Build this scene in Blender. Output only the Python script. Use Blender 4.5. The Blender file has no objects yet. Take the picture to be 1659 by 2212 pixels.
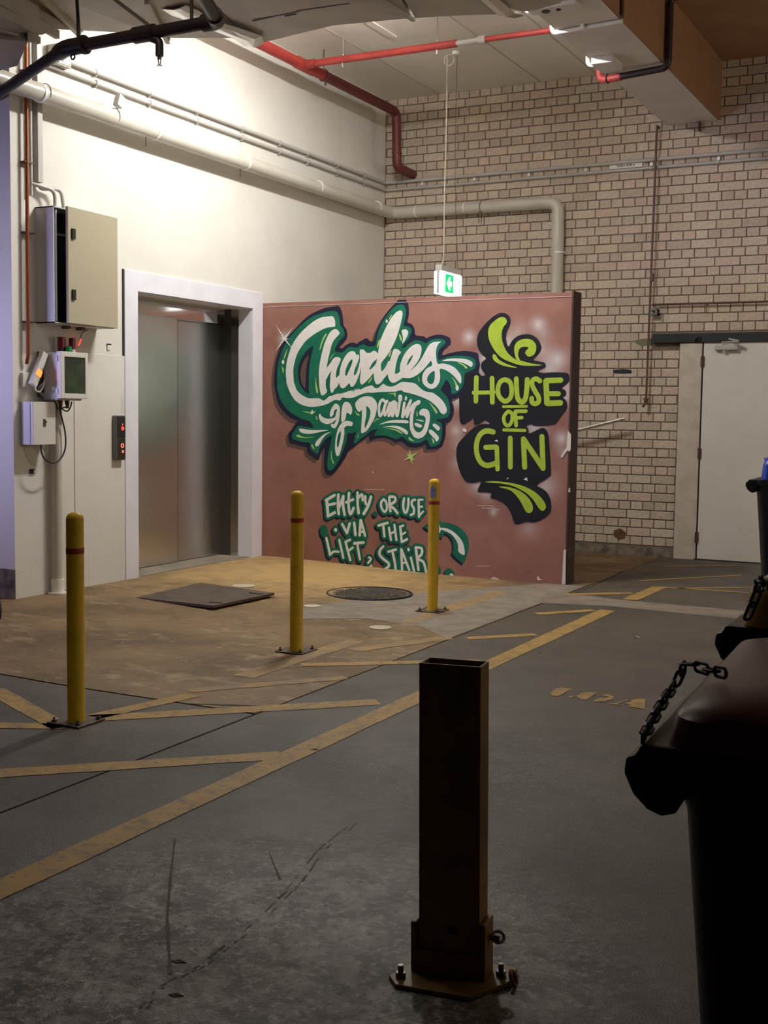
import bpy, bmesh, math, random
from mathutils import Vector, Matrix
from mathutils.geometry import delaunay_2d_cdt
random.seed(7)
S = bpy.context.scene
COL = S.collection

# ------------------------------------------------------------------ camera
FPX, YAW, PITCH, ROLL = 2606.37, 0.4769115, -0.0812507, 0.0130471
CAM = Vector((6.02668, -11.58182, 1.35188))
_f = Vector((-math.sin(YAW) * math.cos(PITCH), math.cos(YAW) * math.cos(PITCH), math.sin(PITCH)))
_r0 = Vector((math.cos(YAW), math.sin(YAW), 0.0))
_u0 = _r0.cross(_f)
_r = math.cos(ROLL) * _r0 + math.sin(ROLL) * _u0
_u = -math.sin(ROLL) * _r0 + math.cos(ROLL) * _u0
cd = bpy.data.cameras.new('camera')
cam = bpy.data.objects.new('camera', cd)
COL.objects.link(cam)
M = Matrix((_r, _u, -_f)).transposed().to_4x4()
M.translation = CAM
cam.matrix_world = M
cd.sensor_fit = 'VERTICAL'
cd.sensor_height = 36.0
cd.lens = FPX / 2212 * 36.0
cd.clip_start = 0.05
cd.clip_end = 100
S.camera = cam

# ------------------------------------------------------------------ world, exposure, lamps
W = bpy.data.worlds.new('world')
S.world = W
W.use_nodes = True
bg = W.node_tree.nodes['Background']
bg.inputs['Color'].default_value = (0.55, 0.56, 0.62, 1)
bg.inputs['Strength'].default_value = 0.02
vs = S.view_settings
vs.view_transform = 'Standard'
vs.look = 'None'
vs.gamma = 1.0
vs.exposure = 0.36
vs.use_curve_mapping = False

TUBE_STRENGTH = 450.0          # the hidden fluorescent batten above the duct


def area(name, loc, aim, sx, sy, power, col):
    l = bpy.data.lights.new(name, 'AREA')
    l.shape = 'RECTANGLE'
    l.size, l.size_y, l.energy, l.color = sx, sy, power, col
    o = bpy.data.objects.new(name, l)
    COL.objects.link(o)
    o.location = loc
    o.rotation_euler = (Vector(aim) - Vector(loc)).to_track_quat('-Z', 'Y').to_euler()
    return o


n_ = area('neon_light', (-1.5, -8.3, 1.5), (-0.15, -5.4, 1.75), 0.8, 0.5, 11, (0.58, 0.53, 1.0))
n_.data.spread = math.radians(75)
area('lane_fill', (2.3, -7.7, 4.55), (2.3, -7.5, 0.0), 1.2, 0.4, 14, (1.0, 0.93, 0.84))  # added fill over the lane and bollards, no lamp known there
area('aisle_fill', (8.85, -3.0, 2.4), (2.0, -2.2, 2.6), 2.2, 1.6, 44, (1.0, 0.80, 0.58))  # added fill for the beam's brown side and the door
area('panel_fill', (8.85, -7.3, 3.6), (2.0, -4.0, 1.0), 1.6, 0.7, 12, (0.90, 0.93, 1.0))  # added cool fill, goes with the made-up panel on the right wall


# ------------------------------------------------------------------ photo rays onto real planes
def ray(px, py):
    return _f + _r * ((px - 829.5) / FPX) - _u * ((py - 1106.0) / FPX)


def on(ax, val, px, py):
    d = ray(px, py)
    t = (val - CAM[ax]) / d[ax]
    return CAM + d * t


def PA(px, py, x=0.0): return on(0, x, px, py)
def PB(px, py, y=0.0): return on(1, y, px, py)
def PF(px, py, z=0.0): return on(2, z, px, py)


def project(P):
    d = Vector(P) - CAM
    z = d.dot(_f)
    return 829.5 + FPX * d.dot(_r) / z, 1106.0 - FPX * d.dot(_u) / z


# ------------------------------------------------------------------ materials
MATS = {}


def mat(name, col, rough=0.6, metal=0.0, col2=None, nscale=4.0, lo=0.4, hi=0.62, detail=5.0,
        bump=0.0, bscale=120.0, rough2=None, emit=None, spec=0.5, stretch=None, aniso=0.0):
    m = bpy.data.materials.new(name)
    MATS[name] = m
    m.use_nodes = True
    nt = m.node_tree
    b = nt.nodes['Principled BSDF']
    b.inputs['Base Color'].default_value = (*col, 1)
    b.inputs['Roughness'].default_value = rough
    b.inputs['Metallic'].default_value = metal
    b.inputs['Specular IOR Level'].default_value = spec
    if aniso:
        b.inputs['Anisotropic'].default_value = aniso
    if emit:
        b.inputs['Emission Color'].default_value = (*emit[0], 1)
        b.inputs['Emission Strength'].default_value = emit[1]
    if col2 or bump or rough2:
        tc = nt.nodes.new('ShaderNodeTexCoord')
        vec = tc.outputs['Object']
        if stretch:
            mp = nt.nodes.new('ShaderNodeMapping')
            mp.inputs['Scale'].default_value = stretch
            nt.links.new(vec, mp.inputs['Vector'])
            vec = mp.outputs['Vector']
    if col2 or rough2:
        n = nt.nodes.new('ShaderNodeTexNoise')
        n.inputs['Scale'].default_value = nscale
        n.inputs['Detail'].default_value = detail
        n.inputs['Roughness'].default_value = 0.62
        nt.links.new(vec, n.inputs['Vector'])
        mr = nt.nodes.new('ShaderNodeMapRange')
        mr.inputs['From Min'].default_value = lo
        mr.inputs['From Max'].default_value = hi
        nt.links.new(n.outputs['Fac'], mr.inputs['Value'])
        if col2:
            mx = nt.nodes.new('ShaderNodeMix')
            mx.data_type = 'RGBA'
            mx.inputs[6].default_value = (*col, 1)
            mx.inputs[7].default_value = (*col2, 1)
            nt.links.new(mr.outputs['Result'], mx.inputs[0])
            nt.links.new(mx.outputs[2], b.inputs['Base Color'])
        if rough2:
            m2 = nt.nodes.new('ShaderNodeMapRange')
            m2.inputs['To Min'].default_value = rough
            m2.inputs['To Max'].default_value = rough2
            nt.links.new(mr.outputs['Result'], m2.inputs['Value'])
            nt.links.new(m2.outputs['Result'], b.inputs['Roughness'])
    if bump:
        n2 = nt.nodes.new('ShaderNodeTexNoise')
        n2.inputs['Scale'].default_value = bscale
        n2.inputs['Detail'].default_value = 4
        nt.links.new(vec, n2.inputs['Vector'])
        bp = nt.nodes.new('ShaderNodeBump')
        bp.inputs['Strength'].default_value = bump
        bp.inputs['Distance'].default_value = 0.004
        nt.links.new(n2.outputs['Fac'], bp.inputs['Height'])
        nt.links.new(bp.outputs['Normal'], b.inputs['Normal'])
    return m


def layers(m, specs):
    """mix extra noise layers over the base colour: (colour, scale, lo, hi, strength, stretch)"""
    nt = m.node_tree
    b = nt.nodes['Principled BSDF']
    tc = nt.nodes.new('ShaderNodeTexCoord')
    for col, sc, lo, hi, st, stretch in specs:
        mp = nt.nodes.new('ShaderNodeMapping')
        mp.inputs['Scale'].default_value = stretch
        mp.inputs['Location'].default_value = (sc * 1.3, sc * .7, 3.1)
        nt.links.new(tc.outputs['Object'], mp.inputs['Vector'])
        n = nt.nodes.new('ShaderNodeTexNoise')
        n.inputs['Scale'].default_value = sc
        n.inputs['Detail'].default_value = 8
        n.inputs['Roughness'].default_value = 0.65
        nt.links.new(mp.outputs['Vector'], n.inputs['Vector'])
        mr = nt.nodes.new('ShaderNodeMapRange')
        mr.inputs['From Min'].default_value = lo
        mr.inputs['From Max'].default_value = hi
        mr.inputs['To Max'].default_value = st
        nt.links.new(n.outputs['Fac'], mr.inputs['Value'])
        mx = nt.nodes.new('ShaderNodeMix')
        mx.data_type = 'RGBA'
        mx.inputs[7].default_value = (*col, 1)
        nt.links.new(mr.outputs['Result'], mx.inputs[0])
        src = b.inputs['Base Color']
        if src.is_linked:
            nt.links.new(src.links[0].from_socket, mx.inputs[6])
        else:
            mx.inputs[6].default_value = src.default_value
        nt.links.new(mx.outputs[2], b.inputs['Base Color'])


mat('plaster', (.70, .68, .625), .75, col2=(.66, .635, .575), nscale=1.6, bump=.35, bscale=45)
layers(MATS['plaster'], [((.42, .36, .27), 6, .66, .78, .45, (1, 1, .35))])
mat('white_trim', (.78, .775, .84), .38, col2=(.73, .725, .78), nscale=5)
mat('ceiling_concrete', (.84, .785, .71), .8, col2=(.79, .735, .66), nscale=1.5, bump=.25, bscale=60)
layers(MATS['ceiling_concrete'], [((.50, .27, .06), 1.3, .70, .78, .6, (1, 1, 1))])
mat('mortar', (.15, .105, .078), .9, col2=(.20, .15, .115), nscale=8, bump=.3)
mat('plinth_concrete', (.24, .20, .15), .9, col2=(.08, .07, .055), nscale=9, bump=.5, bscale=30)
mat('road', (.078, .063, .044), .48, col2=(.061, .050, .035), nscale=1.1, rough2=.62, bump=.55, bscale=170)
layers(MATS['road'], [((.06, .053, .045), 6, .50, .70, .5, (1, 1, 1)), ((.15, .135, .115), 55, .52, .70, .5, (1, 1, 1)), ((.05, .044, .037), 75, .60, .68, .7, (1, .5, 1))])


def worn(m, centre, rad, specs):
    """mottled wear confined to one worn patch: (colour, scale, lo, hi, strength)"""
    nt = m.node_tree
    b = nt.nodes['Principled BSDF']
    g = nt.nodes.new('ShaderNodeNewGeometry')
    d = nt.nodes.new('ShaderNodeVectorMath')
    d.operation = 'DISTANCE'
    d.inputs[1].default_value = centre
    nt.links.new(g.outputs['Position'], d.inputs[0])
    mk = nt.nodes.new('ShaderNodeMapRange')
    mk.interpolation_type = 'SMOOTHSTEP'
    mk.inputs['From Min'].default_value = rad
    mk.inputs['From Max'].default_value = rad * .35
    nt.links.new(d.outputs['Value'], mk.inputs['Value'])
    for col, sc, lo, hi, st in specs:
        n = nt.nodes.new('ShaderNodeTexNoise')
        n.inputs['Scale'].default_value = sc
        n.inputs['Detail'].default_value = 9
        n.inputs['Roughness'].default_value = .7
        n.inputs['Distortion'].default_value = .4
        nt.links.new(g.outputs['Position'], n.inputs['Vector'])
        mr = nt.nodes.new('ShaderNodeMapRange')
        mr.inputs['From Min'].default_value = lo
        mr.inputs['From Max'].default_value = hi
        mr.inputs['To Max'].default_value = st
        nt.links.new(n.outputs['Fac'], mr.inputs['Value'])
        ml = nt.nodes.new('ShaderNodeMath')
        ml.operation = 'MULTIPLY'
        nt.links.new(mr.outputs['Result'], ml.inputs[0])
        nt.links.new(mk.outputs['Result'], ml.inputs[1])
        mx = nt.nodes.new('ShaderNodeMix')
        mx.data_type = 'RGBA'
        nt.links.new(ml.outputs[0], mx.inputs[0])
        nt.links.new(b.inputs['Base Color'].links[0].from_socket, mx.inputs[6])
        mx.inputs[7].default_value = (*col, 1)
        nt.links.new(mx.outputs[2], b.inputs['Base Color'])


worn(MATS['road'], (4.42, -9.25, 0), 1.2, [((.30, .275, .24), 8, .43, .58, .85), ((.028, .025, .021), 10, .50, .60, .85), ((.46, .43, .385), 34, .52, .62, .7), ((.02, .018, .015), 42, .54, .61, .85)])
worn(MATS['road'], (4.25, -7.35, 0), .8, [((.045, .038, .031), 12, .50, .62, .6), ((.19, .17, .145), 40, .54, .64, .6)])
worn(MATS['road'], (3.15, -7.85, 0), .45, [((.035, .029, .023), 26, .53, .60, .85)])
mat('slab', (.205, .128, .052), .55, col2=(.12, .073, .031), nscale=1.4, rough2=.7, bump=.5, bscale=50)
layers(MATS['slab'], [((.42, .32, .19), 4, .55, .68, .6, (1, 1.6, 1)), ((.42, .34, .22), 15, .60, .70, .6, (1, 1.6, 1)), ((.075, .05, .03), 6, .58, .72, .6, (1, 1, 1))])
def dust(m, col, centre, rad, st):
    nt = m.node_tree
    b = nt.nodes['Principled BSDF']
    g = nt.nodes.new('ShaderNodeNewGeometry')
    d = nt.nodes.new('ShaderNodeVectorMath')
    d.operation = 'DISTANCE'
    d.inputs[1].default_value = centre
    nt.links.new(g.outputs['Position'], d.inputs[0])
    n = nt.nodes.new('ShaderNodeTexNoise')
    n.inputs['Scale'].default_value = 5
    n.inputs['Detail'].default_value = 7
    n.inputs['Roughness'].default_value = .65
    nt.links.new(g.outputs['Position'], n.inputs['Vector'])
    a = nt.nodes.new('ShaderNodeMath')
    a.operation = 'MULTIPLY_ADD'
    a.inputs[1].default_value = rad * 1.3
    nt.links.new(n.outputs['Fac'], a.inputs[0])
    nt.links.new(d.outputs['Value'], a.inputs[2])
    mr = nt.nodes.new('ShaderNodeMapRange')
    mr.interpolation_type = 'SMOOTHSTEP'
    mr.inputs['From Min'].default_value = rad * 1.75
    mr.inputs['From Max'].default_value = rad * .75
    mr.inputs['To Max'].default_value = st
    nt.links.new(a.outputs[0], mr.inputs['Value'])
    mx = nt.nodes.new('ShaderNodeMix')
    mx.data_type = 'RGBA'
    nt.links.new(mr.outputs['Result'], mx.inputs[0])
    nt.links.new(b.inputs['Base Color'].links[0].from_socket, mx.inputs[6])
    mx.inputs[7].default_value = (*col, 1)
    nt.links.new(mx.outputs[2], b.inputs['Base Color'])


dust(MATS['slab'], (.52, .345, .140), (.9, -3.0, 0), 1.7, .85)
mat('trench_patch', (.25, .205, .16), .7, col2=(.17, .14, .11), nscale=6, bump=.3)
mat('joint_dark', (.018, .014, .011), .9)
mat('scar_dark', (.085, .075, .064), .8, col2=(.105, .093, .078), nscale=30)
ym = mat('yellow_road_paint', (.42, .255, .06), .6, col2=(.33, .20, .05), nscale=7)
layers(ym, [((.14, .12, .10), 34, .53, .62, .8, (1, 1, 1)), ((.10, .09, .078), 9, .58, .68, .75, (1, 1, 1))])
yf = mat('yellow_road_paint_faded', (.36, .22, .06), .6, col2=(.28, .18, .08), nscale=5)
layers(yf, [((.22, .16, .10), 12, .44, .56, .9, (1, 1, 1))])
mat('yellow_steel', (.68, .43, .014), .45, col2=(.55, .33, .014), nscale=14, lo=.5, hi=.7, spec=.35)
layers(MATS['yellow_steel'], [((.06, .035, .02), 22, .66, .74, .9, (1, 1, .4))])
mat('red_tape', (.34, .035, .012), .5)
mat('base_plate_steel', (.12, .09, .06), .55, .4, col2=(.07, .045, .03), nscale=20)
mat('old_yellow_steel', (.24, .125, .014), .5, col2=(.15, .078, .012), nscale=9)
layers(MATS['old_yellow_steel'], [((.04, .02, .012), 16, .62, .70, .9, (1, 1, 1))])
mat('rust', (.16, .06, .03), .8, col2=(.08, .03, .018), nscale=30)
mat('brushed_steel', (.74, .74, .71), .30, 1.0, bump=.25, bscale=14, stretch=(1, 1, .25))
mat('brushed_steel_dark', (.64, .64, .615), .30, 1.0, bump=.25, bscale=14, stretch=(1, 1, .25))
mat('header_steel', (.70, .69, .68), .09, 1.0)
mat('satin_steel', (.60, .59, .57), .16, 1.0)
mat('dark_steel', (.16, .155, .15), .35, 1.0)
mat('rail_steel', (.88, .87, .84), .28, .85)
mat('closer_silver', (.50, .50, .49), .35, .3)
mat('chrome', (.75, .75, .76), .12, 1.0)
mat('pvc_white', (.56, .535, .47), .32, col2=(.51, .48, .41), nscale=3)
mat('pvc_grey', (.46, .44, .41), .4)
mat('pvc_bright', (.82, .81, .76), .35)
mat('red_pipe', (.36, .038, .032), .55, col2=(.28, .03, .026), nscale=8)
mat('red_pipe_dim', (.15, .022, .024), .5, col2=(.11, .018, .02), nscale=8)
mat('dark_red_pipe', (.035, .017, .017), .45, col2=(.022, .014, .014), nscale=9)
mat('brown_pipe', (.10, .05, .038), .5)
mat('copper', (.36, .10, .04), .4, .6)
mat('duct_metal', (.56, .52, .445), .6, .05, col2=(.48, .44, .375), nscale=3)
layers(MATS['duct_metal'], [((.10, .085, .07), 9, .70, .78, .6, (1, 3, 1))])
mat('duct_dark', (.16, .14, .115), .7)
mat('foil', (.62, .60, .57), .3, .8, bump=1.0, bscale=30)
mat('ceiling_joint', (.56, .51, .45), .9)
mat('brown_concrete', (.34, .19, .095), .8, col2=(.29, .16, .08), nscale=4, bump=.2)
mat('beam_concrete', (.70, .65, .58), .8, col2=(.62, .575, .515), nscale=3, bump=.2)
layers(MATS['beam_concrete'], [((.10, .08, .06), 14, .68, .75, .8, (1, 1, 1))])
mat('cabinet_beige', (.41, .37, .26), .38)
mat('cabinet_grey', (.52, .52, .54), .42)
mat('black_interior', (.008, .008, .008), .8)
mat('black_plastic', (.016, .016, .017), .42)
mat('black_rubber', (.013, .013, .013), .6)
mat('bin_black', (.016, .017, .018), .33, bump=.3, bscale=160)
mat('lid_maroon', (.085, .022, .024), .34)
mat('lid_yellow', (.55, .36, .03), .3)
mat('lid_blue', (.02, .05, .36), .3)
mat('chain_black', (.012, .011, .011), .45, .3)
mat('grey_white_plastic', (.66, .65, .60), .4)
mat('screen_glass', (.028, .034, .028), .06, col2=(.05, .062, .045), nscale=9)
mat('beacon_red', (.16, .012, .03), .25)
mat('beacon_green', (.01, .19, .05), .25)
mat('orange_glow', (.5, .1, .02), .4, emit=((1.0, .16, .03), 2.2))
mat('red_led', (.4, .02, .02), .4, emit=((1.0, .03, .02), 2.6))
mat('red_led_dim', (.35, .05, .04), .4, emit=((1.0, .16, .12), 1.3))
mat('exit_white', (.8, .85, .83), .5, emit=((.93, 1.0, .98), 1.5))
mat('exit_green', (.0, .4, .15), .5, emit=((.0, .62, .16), .95))
mat('exit_pale', (.6, .8, .72), .5, emit=((.40, .85, .72), 1.0))
mat('exit_housing', (.62, .60, .57), .4)
mat('lamp_tube', (.9, .9, .85), .5, emit=((.98, .97, .94), TUBE_STRENGTH))
mat('fill_panel_glow', (.9, .9, .9), .5, emit=((.8, .86, 1.0), 6.0))
mat('door_paint', (.74, .72, .66), .45, col2=(.70, .68, .62), nscale=3)
mat('door_frame_paint', (.60, .54, .46), .5, col2=(.50, .44, .36), nscale=6)
layers(MATS['door_frame_paint'], [((.22, .13, .09), 30, .70, .76, .8, (1, 1, .5))])
mat('lintel_steel', (.020, .023, .025), .55, col2=(.014, .017, .018), nscale=6, spec=.25)
mat('green_smear', (.16, .17, .10), .9)
mat('cover_iron', (.15, .125, .095), .6, .35, col2=(.09, .075, .06), nscale=18, bump=.3)
mat('hatch_steel', (.115, .085, .06), .6, .3, col2=(.075, .055, .04), nscale=7, bump=.3)
mat('pale_disc', (.50, .44, .34), .6)
mat('string', (.72, .66, .54), .8)
mat('wood_brown', (.055, .028, .02), .6)
mat('chip_white', (.70, .64, .56), .9)
mat('tape_white', (.78, .75, .68), .6)
mat('ink', (.02, .018, .016), .7)
mat('paper', (.72, .70, .66), .9)
mat('leaf_dark', (.035, .025, .018), .9)
mat('outer_wall', (.30, .26, .21), .85, col2=(.24, .205, .165), nscale=2)
mat('outer_wall_brown', (.20, .10, .06), .85, col2=(.15, .08, .05), nscale=2)
mat('paint_white', (.82, .80, .765), .6, col2=(.77, .75, .715), nscale=20, spec=.3)
mat('paint_green', (.008, .150, .084), .65, col2=(.006, .115, .066), nscale=9, spec=.25)
mat('paint_navy', (.012, .014, .036), .7, spec=.2)
mat('paint_black', (.010, .011, .016), .7, spec=.2)
mat('paint_lime', (.40, .54, .025), .55, col2=(.34, .48, .022), nscale=14)
mat('paint_pale_lime', (.42, .62, .16), .6)
mat('paint_shadow', (.10, .055, .042), .8)
mat('paint_haze', (.50, .42, .40), .8)


def brick_mat():
    m = mat('brick', (.4, .34, .27), .85, bump=.5, bscale=140)
    nt = m.node_tree
    b = nt.nodes['Principled BSDF']
    at = nt.nodes.new('ShaderNodeVertexColor')
    at.layer_name = 'Col'
    tc = nt.nodes.new('ShaderNodeTexCoord')
    n = nt.nodes.new('ShaderNodeTexNoise')
    n.inputs['Scale'].default_value = 40
    n.inputs['Detail'].default_value = 5
    nt.links.new(tc.outputs['Object'], n.inputs['Vector'])
    mr = nt.nodes.new('ShaderNodeMapRange')
    mr.inputs['From Min'].default_value = .35
    mr.inputs['From Max'].default_value = .7
    mr.inputs['To Min'].default_value = 1.08
    mr.inputs['To Max'].default_value = .78
    nt.links.new(n.outputs['Fac'], mr.inputs['Value'])
    mx = nt.nodes.new('ShaderNodeMix')
    mx.data_type = 'RGBA'
    mx.blend_type = 'MULTIPLY'
    mx.inputs[0].default_value = 1
    nt.links.new(at.outputs['Color'], mx.inputs[6])
    nt.links.new(mr.outputs['Result'], mx.inputs[7])
    nt.links.new(mx.outputs[2], b.inputs['Base Color'])


brick_mat()


# ------------------------------------------------------------------ mesh helpers
class MB:
    def __init__(s):
        s.v, s.f = [], []

    def add(s, vs, fs):
        k = len(s.v)
        s.v += [tuple(v) for v in vs]
        s.f += [tuple(i + k for i in f) for f in fs]
        return s

    def box(s, a, b, bev=0.0):
        (x0, y0, z0), (x1, y1, z1) = a, b
        if x0 > x1: x0, x1 = x1, x0
        if y0 > y1: y0, y1 = y1, y0
        if z0 > z1: z0, z1 = z1, z0
        if bev <= 0:
            v = [(x0, y0, z0), (x1, y0, z0), (x1, y1, z0), (x0, y1, z0), (x0, y0, z1), (x1, y0, z1), (x1, y1, z1), (x0, y1, z1)]
            f = [(0, 3, 2, 1), (4, 5, 6, 7), (0, 1, 5, 4), (1, 2, 6, 5), (2, 3, 7, 6), (3, 0, 4, 7)]
            return s.add(v, f)
        bm = bmesh.new()
        bmesh.ops.create_cube(bm, size=1)
        bmesh.ops.scale(bm, vec=(x1 - x0, y1 - y0, z1 - z0), verts=bm.verts)
        bmesh.ops.translate(bm, vec=((x0 + x1) / 2, (y0 + y1) / 2, (z0 + z1) / 2), verts=bm.verts)
        bmesh.ops.bevel(bm, geom=list(bm.edges), offset=bev, segments=2, affect='EDGES', profile=.5)
        bm.verts.index_update()
        s.add([v.co[:] for v in bm.verts], [[v.index for v in f.verts] for f in bm.faces])
        bm.free()
        return s

    def tube(s, pts, r, n=14, caps=True, r2=None):
        pts = [Vector(p) for p in pts]
        m = len(pts)
        rings = []
        up = None
        for i, p in enumerate(pts):
            if i == 0: t = pts[1] - pts[0]
            elif i == m - 1: t = pts[-1] - pts[-2]
            else: t = (pts[i + 1] - p).normalized() + (p - pts[i - 1]).normalized()
            t.normalize()
            if up is None:
                up = Vector((0, 0, 1)) if abs(t.z) < .9 else Vector((1, 0, 0))
            a = t.cross(up)
            if a.length < 1e-6: a = t.orthogonal()
            a.normalize()
            b = a.cross(t).normalized()
            up = b
            rr = r if r2 is None else r + (r2 - r) * i / (m - 1)
            rings.append([p + (a * math.cos(2 * math.pi * k / n) + b * math.sin(2 * math.pi * k / n)) * rr for k in range(n)])
        v = [q for ring in rings for q in ring]
        f = []
        for i in range(m - 1):
            for k in range(n):
                f.append((i * n + k, i * n + (k + 1) % n, (i + 1) * n + (k + 1) % n, (i + 1) * n + k))
        if caps:
            f.append(tuple(reversed(range(n))))
            f.append(tuple((m - 1) * n + k for k in range(n)))
        return s.add(v, f)

    def prism(s, poly, axis, a, b):
        """extrude a 2D polygon along axis from a to b; poly coords are the other two axes in order"""
        n = len(poly)

        def mk(p, h):
            if axis == 0: return (h, p[0], p[1])
            if axis == 1: return (p[0], h, p[1])
            return (p[0], p[1], h)
        v = [mk(p, a) for p in poly] + [mk(p, b) for p in poly]
        f = [(i, (i + 1) % n, n + (i + 1) % n, n + i) for i in range(n)]
        f += [tuple(range(n)), tuple(reversed(range(n, 2 * n)))]
        return s.add(v, f)

    def loft(s, rings, cap=True):
        n = len(rings[0])
        v = [q for r in rings for q in r]
        f = []
        for i in range(len(rings) - 1):
            for k in range(n):
                f.append((i * n + k, i * n + (k + 1) % n, (i + 1) * n + (k + 1) % n, (i + 1) * n + k))
        if cap:
            f.append(tuple(reversed(range(n))))
            f.append(tuple((len(rings) - 1) * n + k for k in range(n)))
        return s.add(v, f)

    def torus(s, c, ax, R, r, n=18, m=8, a0=0, a1=2 * math.pi):
        c, ax = Vector(c), Vector(ax).normalized()
        e = ax.orthogonal().normalized()
        g = ax.cross(e)
        closed = abs(a1 - a0 - 2 * math.pi) < 1e-6
        pts = []
        for i in range(n + (0 if closed else 1)):
            t = a0 + (a1 - a0) * i / n
            d = e * math.cos(t) + g * math.sin(t)
            for k in range(m):
                p = 2 * math.pi * k / m
                pts.append(c + d * (R + r * math.cos(p)) + ax * r * math.sin(p))
        f = []
        N = n if closed else n + 1
        for i in range(n):
            j = (i + 1) % N
            for k in range(m):
                f.append((i * m + k, j * m + k, j * m + (k + 1) % m, i * m + (k + 1) % m))
        return s.add(pts, f)

    def build(s, name, m, parent=None, smooth=False, loc=None, bevel=0.0):
        me = bpy.data.meshes.new(name)
        o0 = Vector(loc) if loc is not None else Vector((0, 0, 0))
        me.from_pydata([tuple(Vector(v) - o0) for v in s.v], [], s.f)
        bm = bmesh.new()
        bm.from_mesh(me)
        bmesh.ops.recalc_face_normals(bm, faces=bm.faces)
        bm.to_mesh(me)
        bm.free()
        me.materials.append(MATS[m])
        if smooth:
            for p in me.polygons: p.use_smooth = True
            me.set_sharp_from_angle(angle=math.radians(38))
        o = bpy.data.objects.new(name, me)
        COL.objects.link(o)
        o.location = o0
        if parent is not None:
            o.parent = parent
            o.matrix_parent_inverse = Matrix.Translation(-wloc(parent))
        if bevel:
            md = o.modifiers.new('bevel', 'BEVEL')
            md.width = bevel
            md.segments = 2
            md.limit_method = 'ANGLE'
        return o


WL = {}


def wloc(o):
    p = Vector(o.location)
    return p          # parents here carry translation only


def tag(o, label=None, cat=None, group=None, kind=None):
    if label: o['label'] = label
    if cat: o['category'] = cat
    if group: o['group'] = group
    if kind: o['kind'] = kind
    return o


def thing(name, label, cat, loc=(0, 0, 0), group=None, kind=None):
    o = bpy.data.objects.new(name, None)
    o.empty_display_size = .05
    COL.objects.link(o)
    o.location = loc
    return tag(o, label, cat, group, kind)


def fillet(pts, r, n=6):
    pts = [Vector(p) for p in pts]
    out = [pts[0]]
    for i in range(1, len(pts) - 1):
        a, b, c = pts[i - 1], pts[i], pts[i + 1]
        d1, d2 = (a - b), (c - b)
        rr = min(r, d1.length * .48, d2.length * .48)
        p0, p2 = b + d1.normalized() * rr, b + d2.normalized() * rr
        for k in range(n + 1):
            t = k / n
            out.append(p0 * (1 - t) ** 2 + b * 2 * t * (1 - t) + p2 * t * t)
    out.append(pts[-1])
    return out


def smoothpts(pts, sub=5, closed=False):
    pts = [Vector(p) for p in pts]
    n = len(pts)
    out = []
    rng = range(n) if closed else range(n - 1)
    for i in rng:
        if closed:
            p0, p1, p2, p3 = pts[i - 1], pts[i], pts[(i + 1) % n], pts[(i + 2) % n]
        else:
            p0, p1, p2, p3 = pts[max(i - 1, 0)], pts[i], pts[i + 1], pts[min(i + 2, n - 1)]
        for k in range(sub):
            t = k / sub
            out.append(.5 * ((2 * p1) + (p2 - p0) * t + (2 * p0 - 5 * p1 + 4 * p2 - p3) * t * t + (3 * p1 - p0 - 3 * p2 + p3) * t ** 3))
    if not closed: out.append(pts[-1])
    return out


def triangulate(loops):
    """first loop is the outline, others are holes; 2D points"""
    vs, fs = [], []
    for lp in loops:
        k = len(vs)
        vs += [Vector((p[0], p[1])) for p in lp]
        fs.append([k + i for i in range(len(lp))])
    edges = [(f[i], f[(i + 1) % len(f)]) for f in fs for i in range(len(f))]
    r = delaunay_2d_cdt(vs, edges, [], 0, 1e-7)
    V, T = r[0], r[2]

    def inside(p, lp):
        c = False
        j = len(lp) - 1
        for i in range(len(lp)):
            a, b = lp[i], lp[j]
            if (a[1] > p[1]) != (b[1] > p[1]) and p[0] < (b[0] - a[0]) * (p[1] - a[1]) / (b[1] - a[1]) + a[0]: c = not c
            j = i
        return c
    out = []
    for t in T:
        c = (V[t[0]] + V[t[1]] + V[t[2]]) / 3
        if inside(c, loops[0]) and not any(inside(c, h) for h in loops[1:]): out.append(tuple(t))
    return V, out


# ================================================================== THE SETTING
H = 4.65


def zf(x, y=0):
    t = max(0.0, min(1.0, 1 - x / 2.2))
    return .046 * t * t * (3 - 2 * t)


# ---- floor
floor = MB().box((-4, -16, -.30), (9.2, .6, -.05)).build('floor', 'joint_dark')
tag(floor, kind='structure')


def floor_patch(name, x0, x1, y0, y1, m, nx=12, ny=6, dz=0.0):
    mb = MB()
    v, f = [], []
    for i in range(nx + 1):
        for j in range(ny + 1):
            x, y = x0 + (x1 - x0) * i / nx, y0 + (y1 - y0) * j / ny
            v.append((x, y, zf(x) + dz))
    for i in range(nx):
        for j in range(ny):
            a = i * (ny + 1) + j
            f.append((a, a + ny + 1, a + ny + 2, a + 1))
    n = len(v)
    b = [(x0, y0), (x1, y0), (x1, y1), (x0, y1)]
    mb.add(v, f)
    # skirts
    for (xa, ya), (xb, yb) in zip(b, b[1:] + b[:1]):
        k = nx if ya == yb else ny
        vv = []
        for i in range(k + 1):
            x, y = xa + (xb - xa) * i / k, ya + (yb - ya) * i / k
            vv += [(x, y, zf(x) + dz), (x, y, -.06)]
        mb.add(vv, [(2 * i, 2 * i + 1, 2 * i + 3, 2 * i + 2) for i in range(k)])
    return mb.build(name, m, floor)


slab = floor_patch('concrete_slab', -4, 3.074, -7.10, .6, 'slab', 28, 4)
floor_patch('road_slab', -4, 3.074, -16, -7.118, 'road', 28, 4)
floor_patch('road_slab', 3.086, 9.2, -16, .6, 'road', 4, 4)


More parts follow.
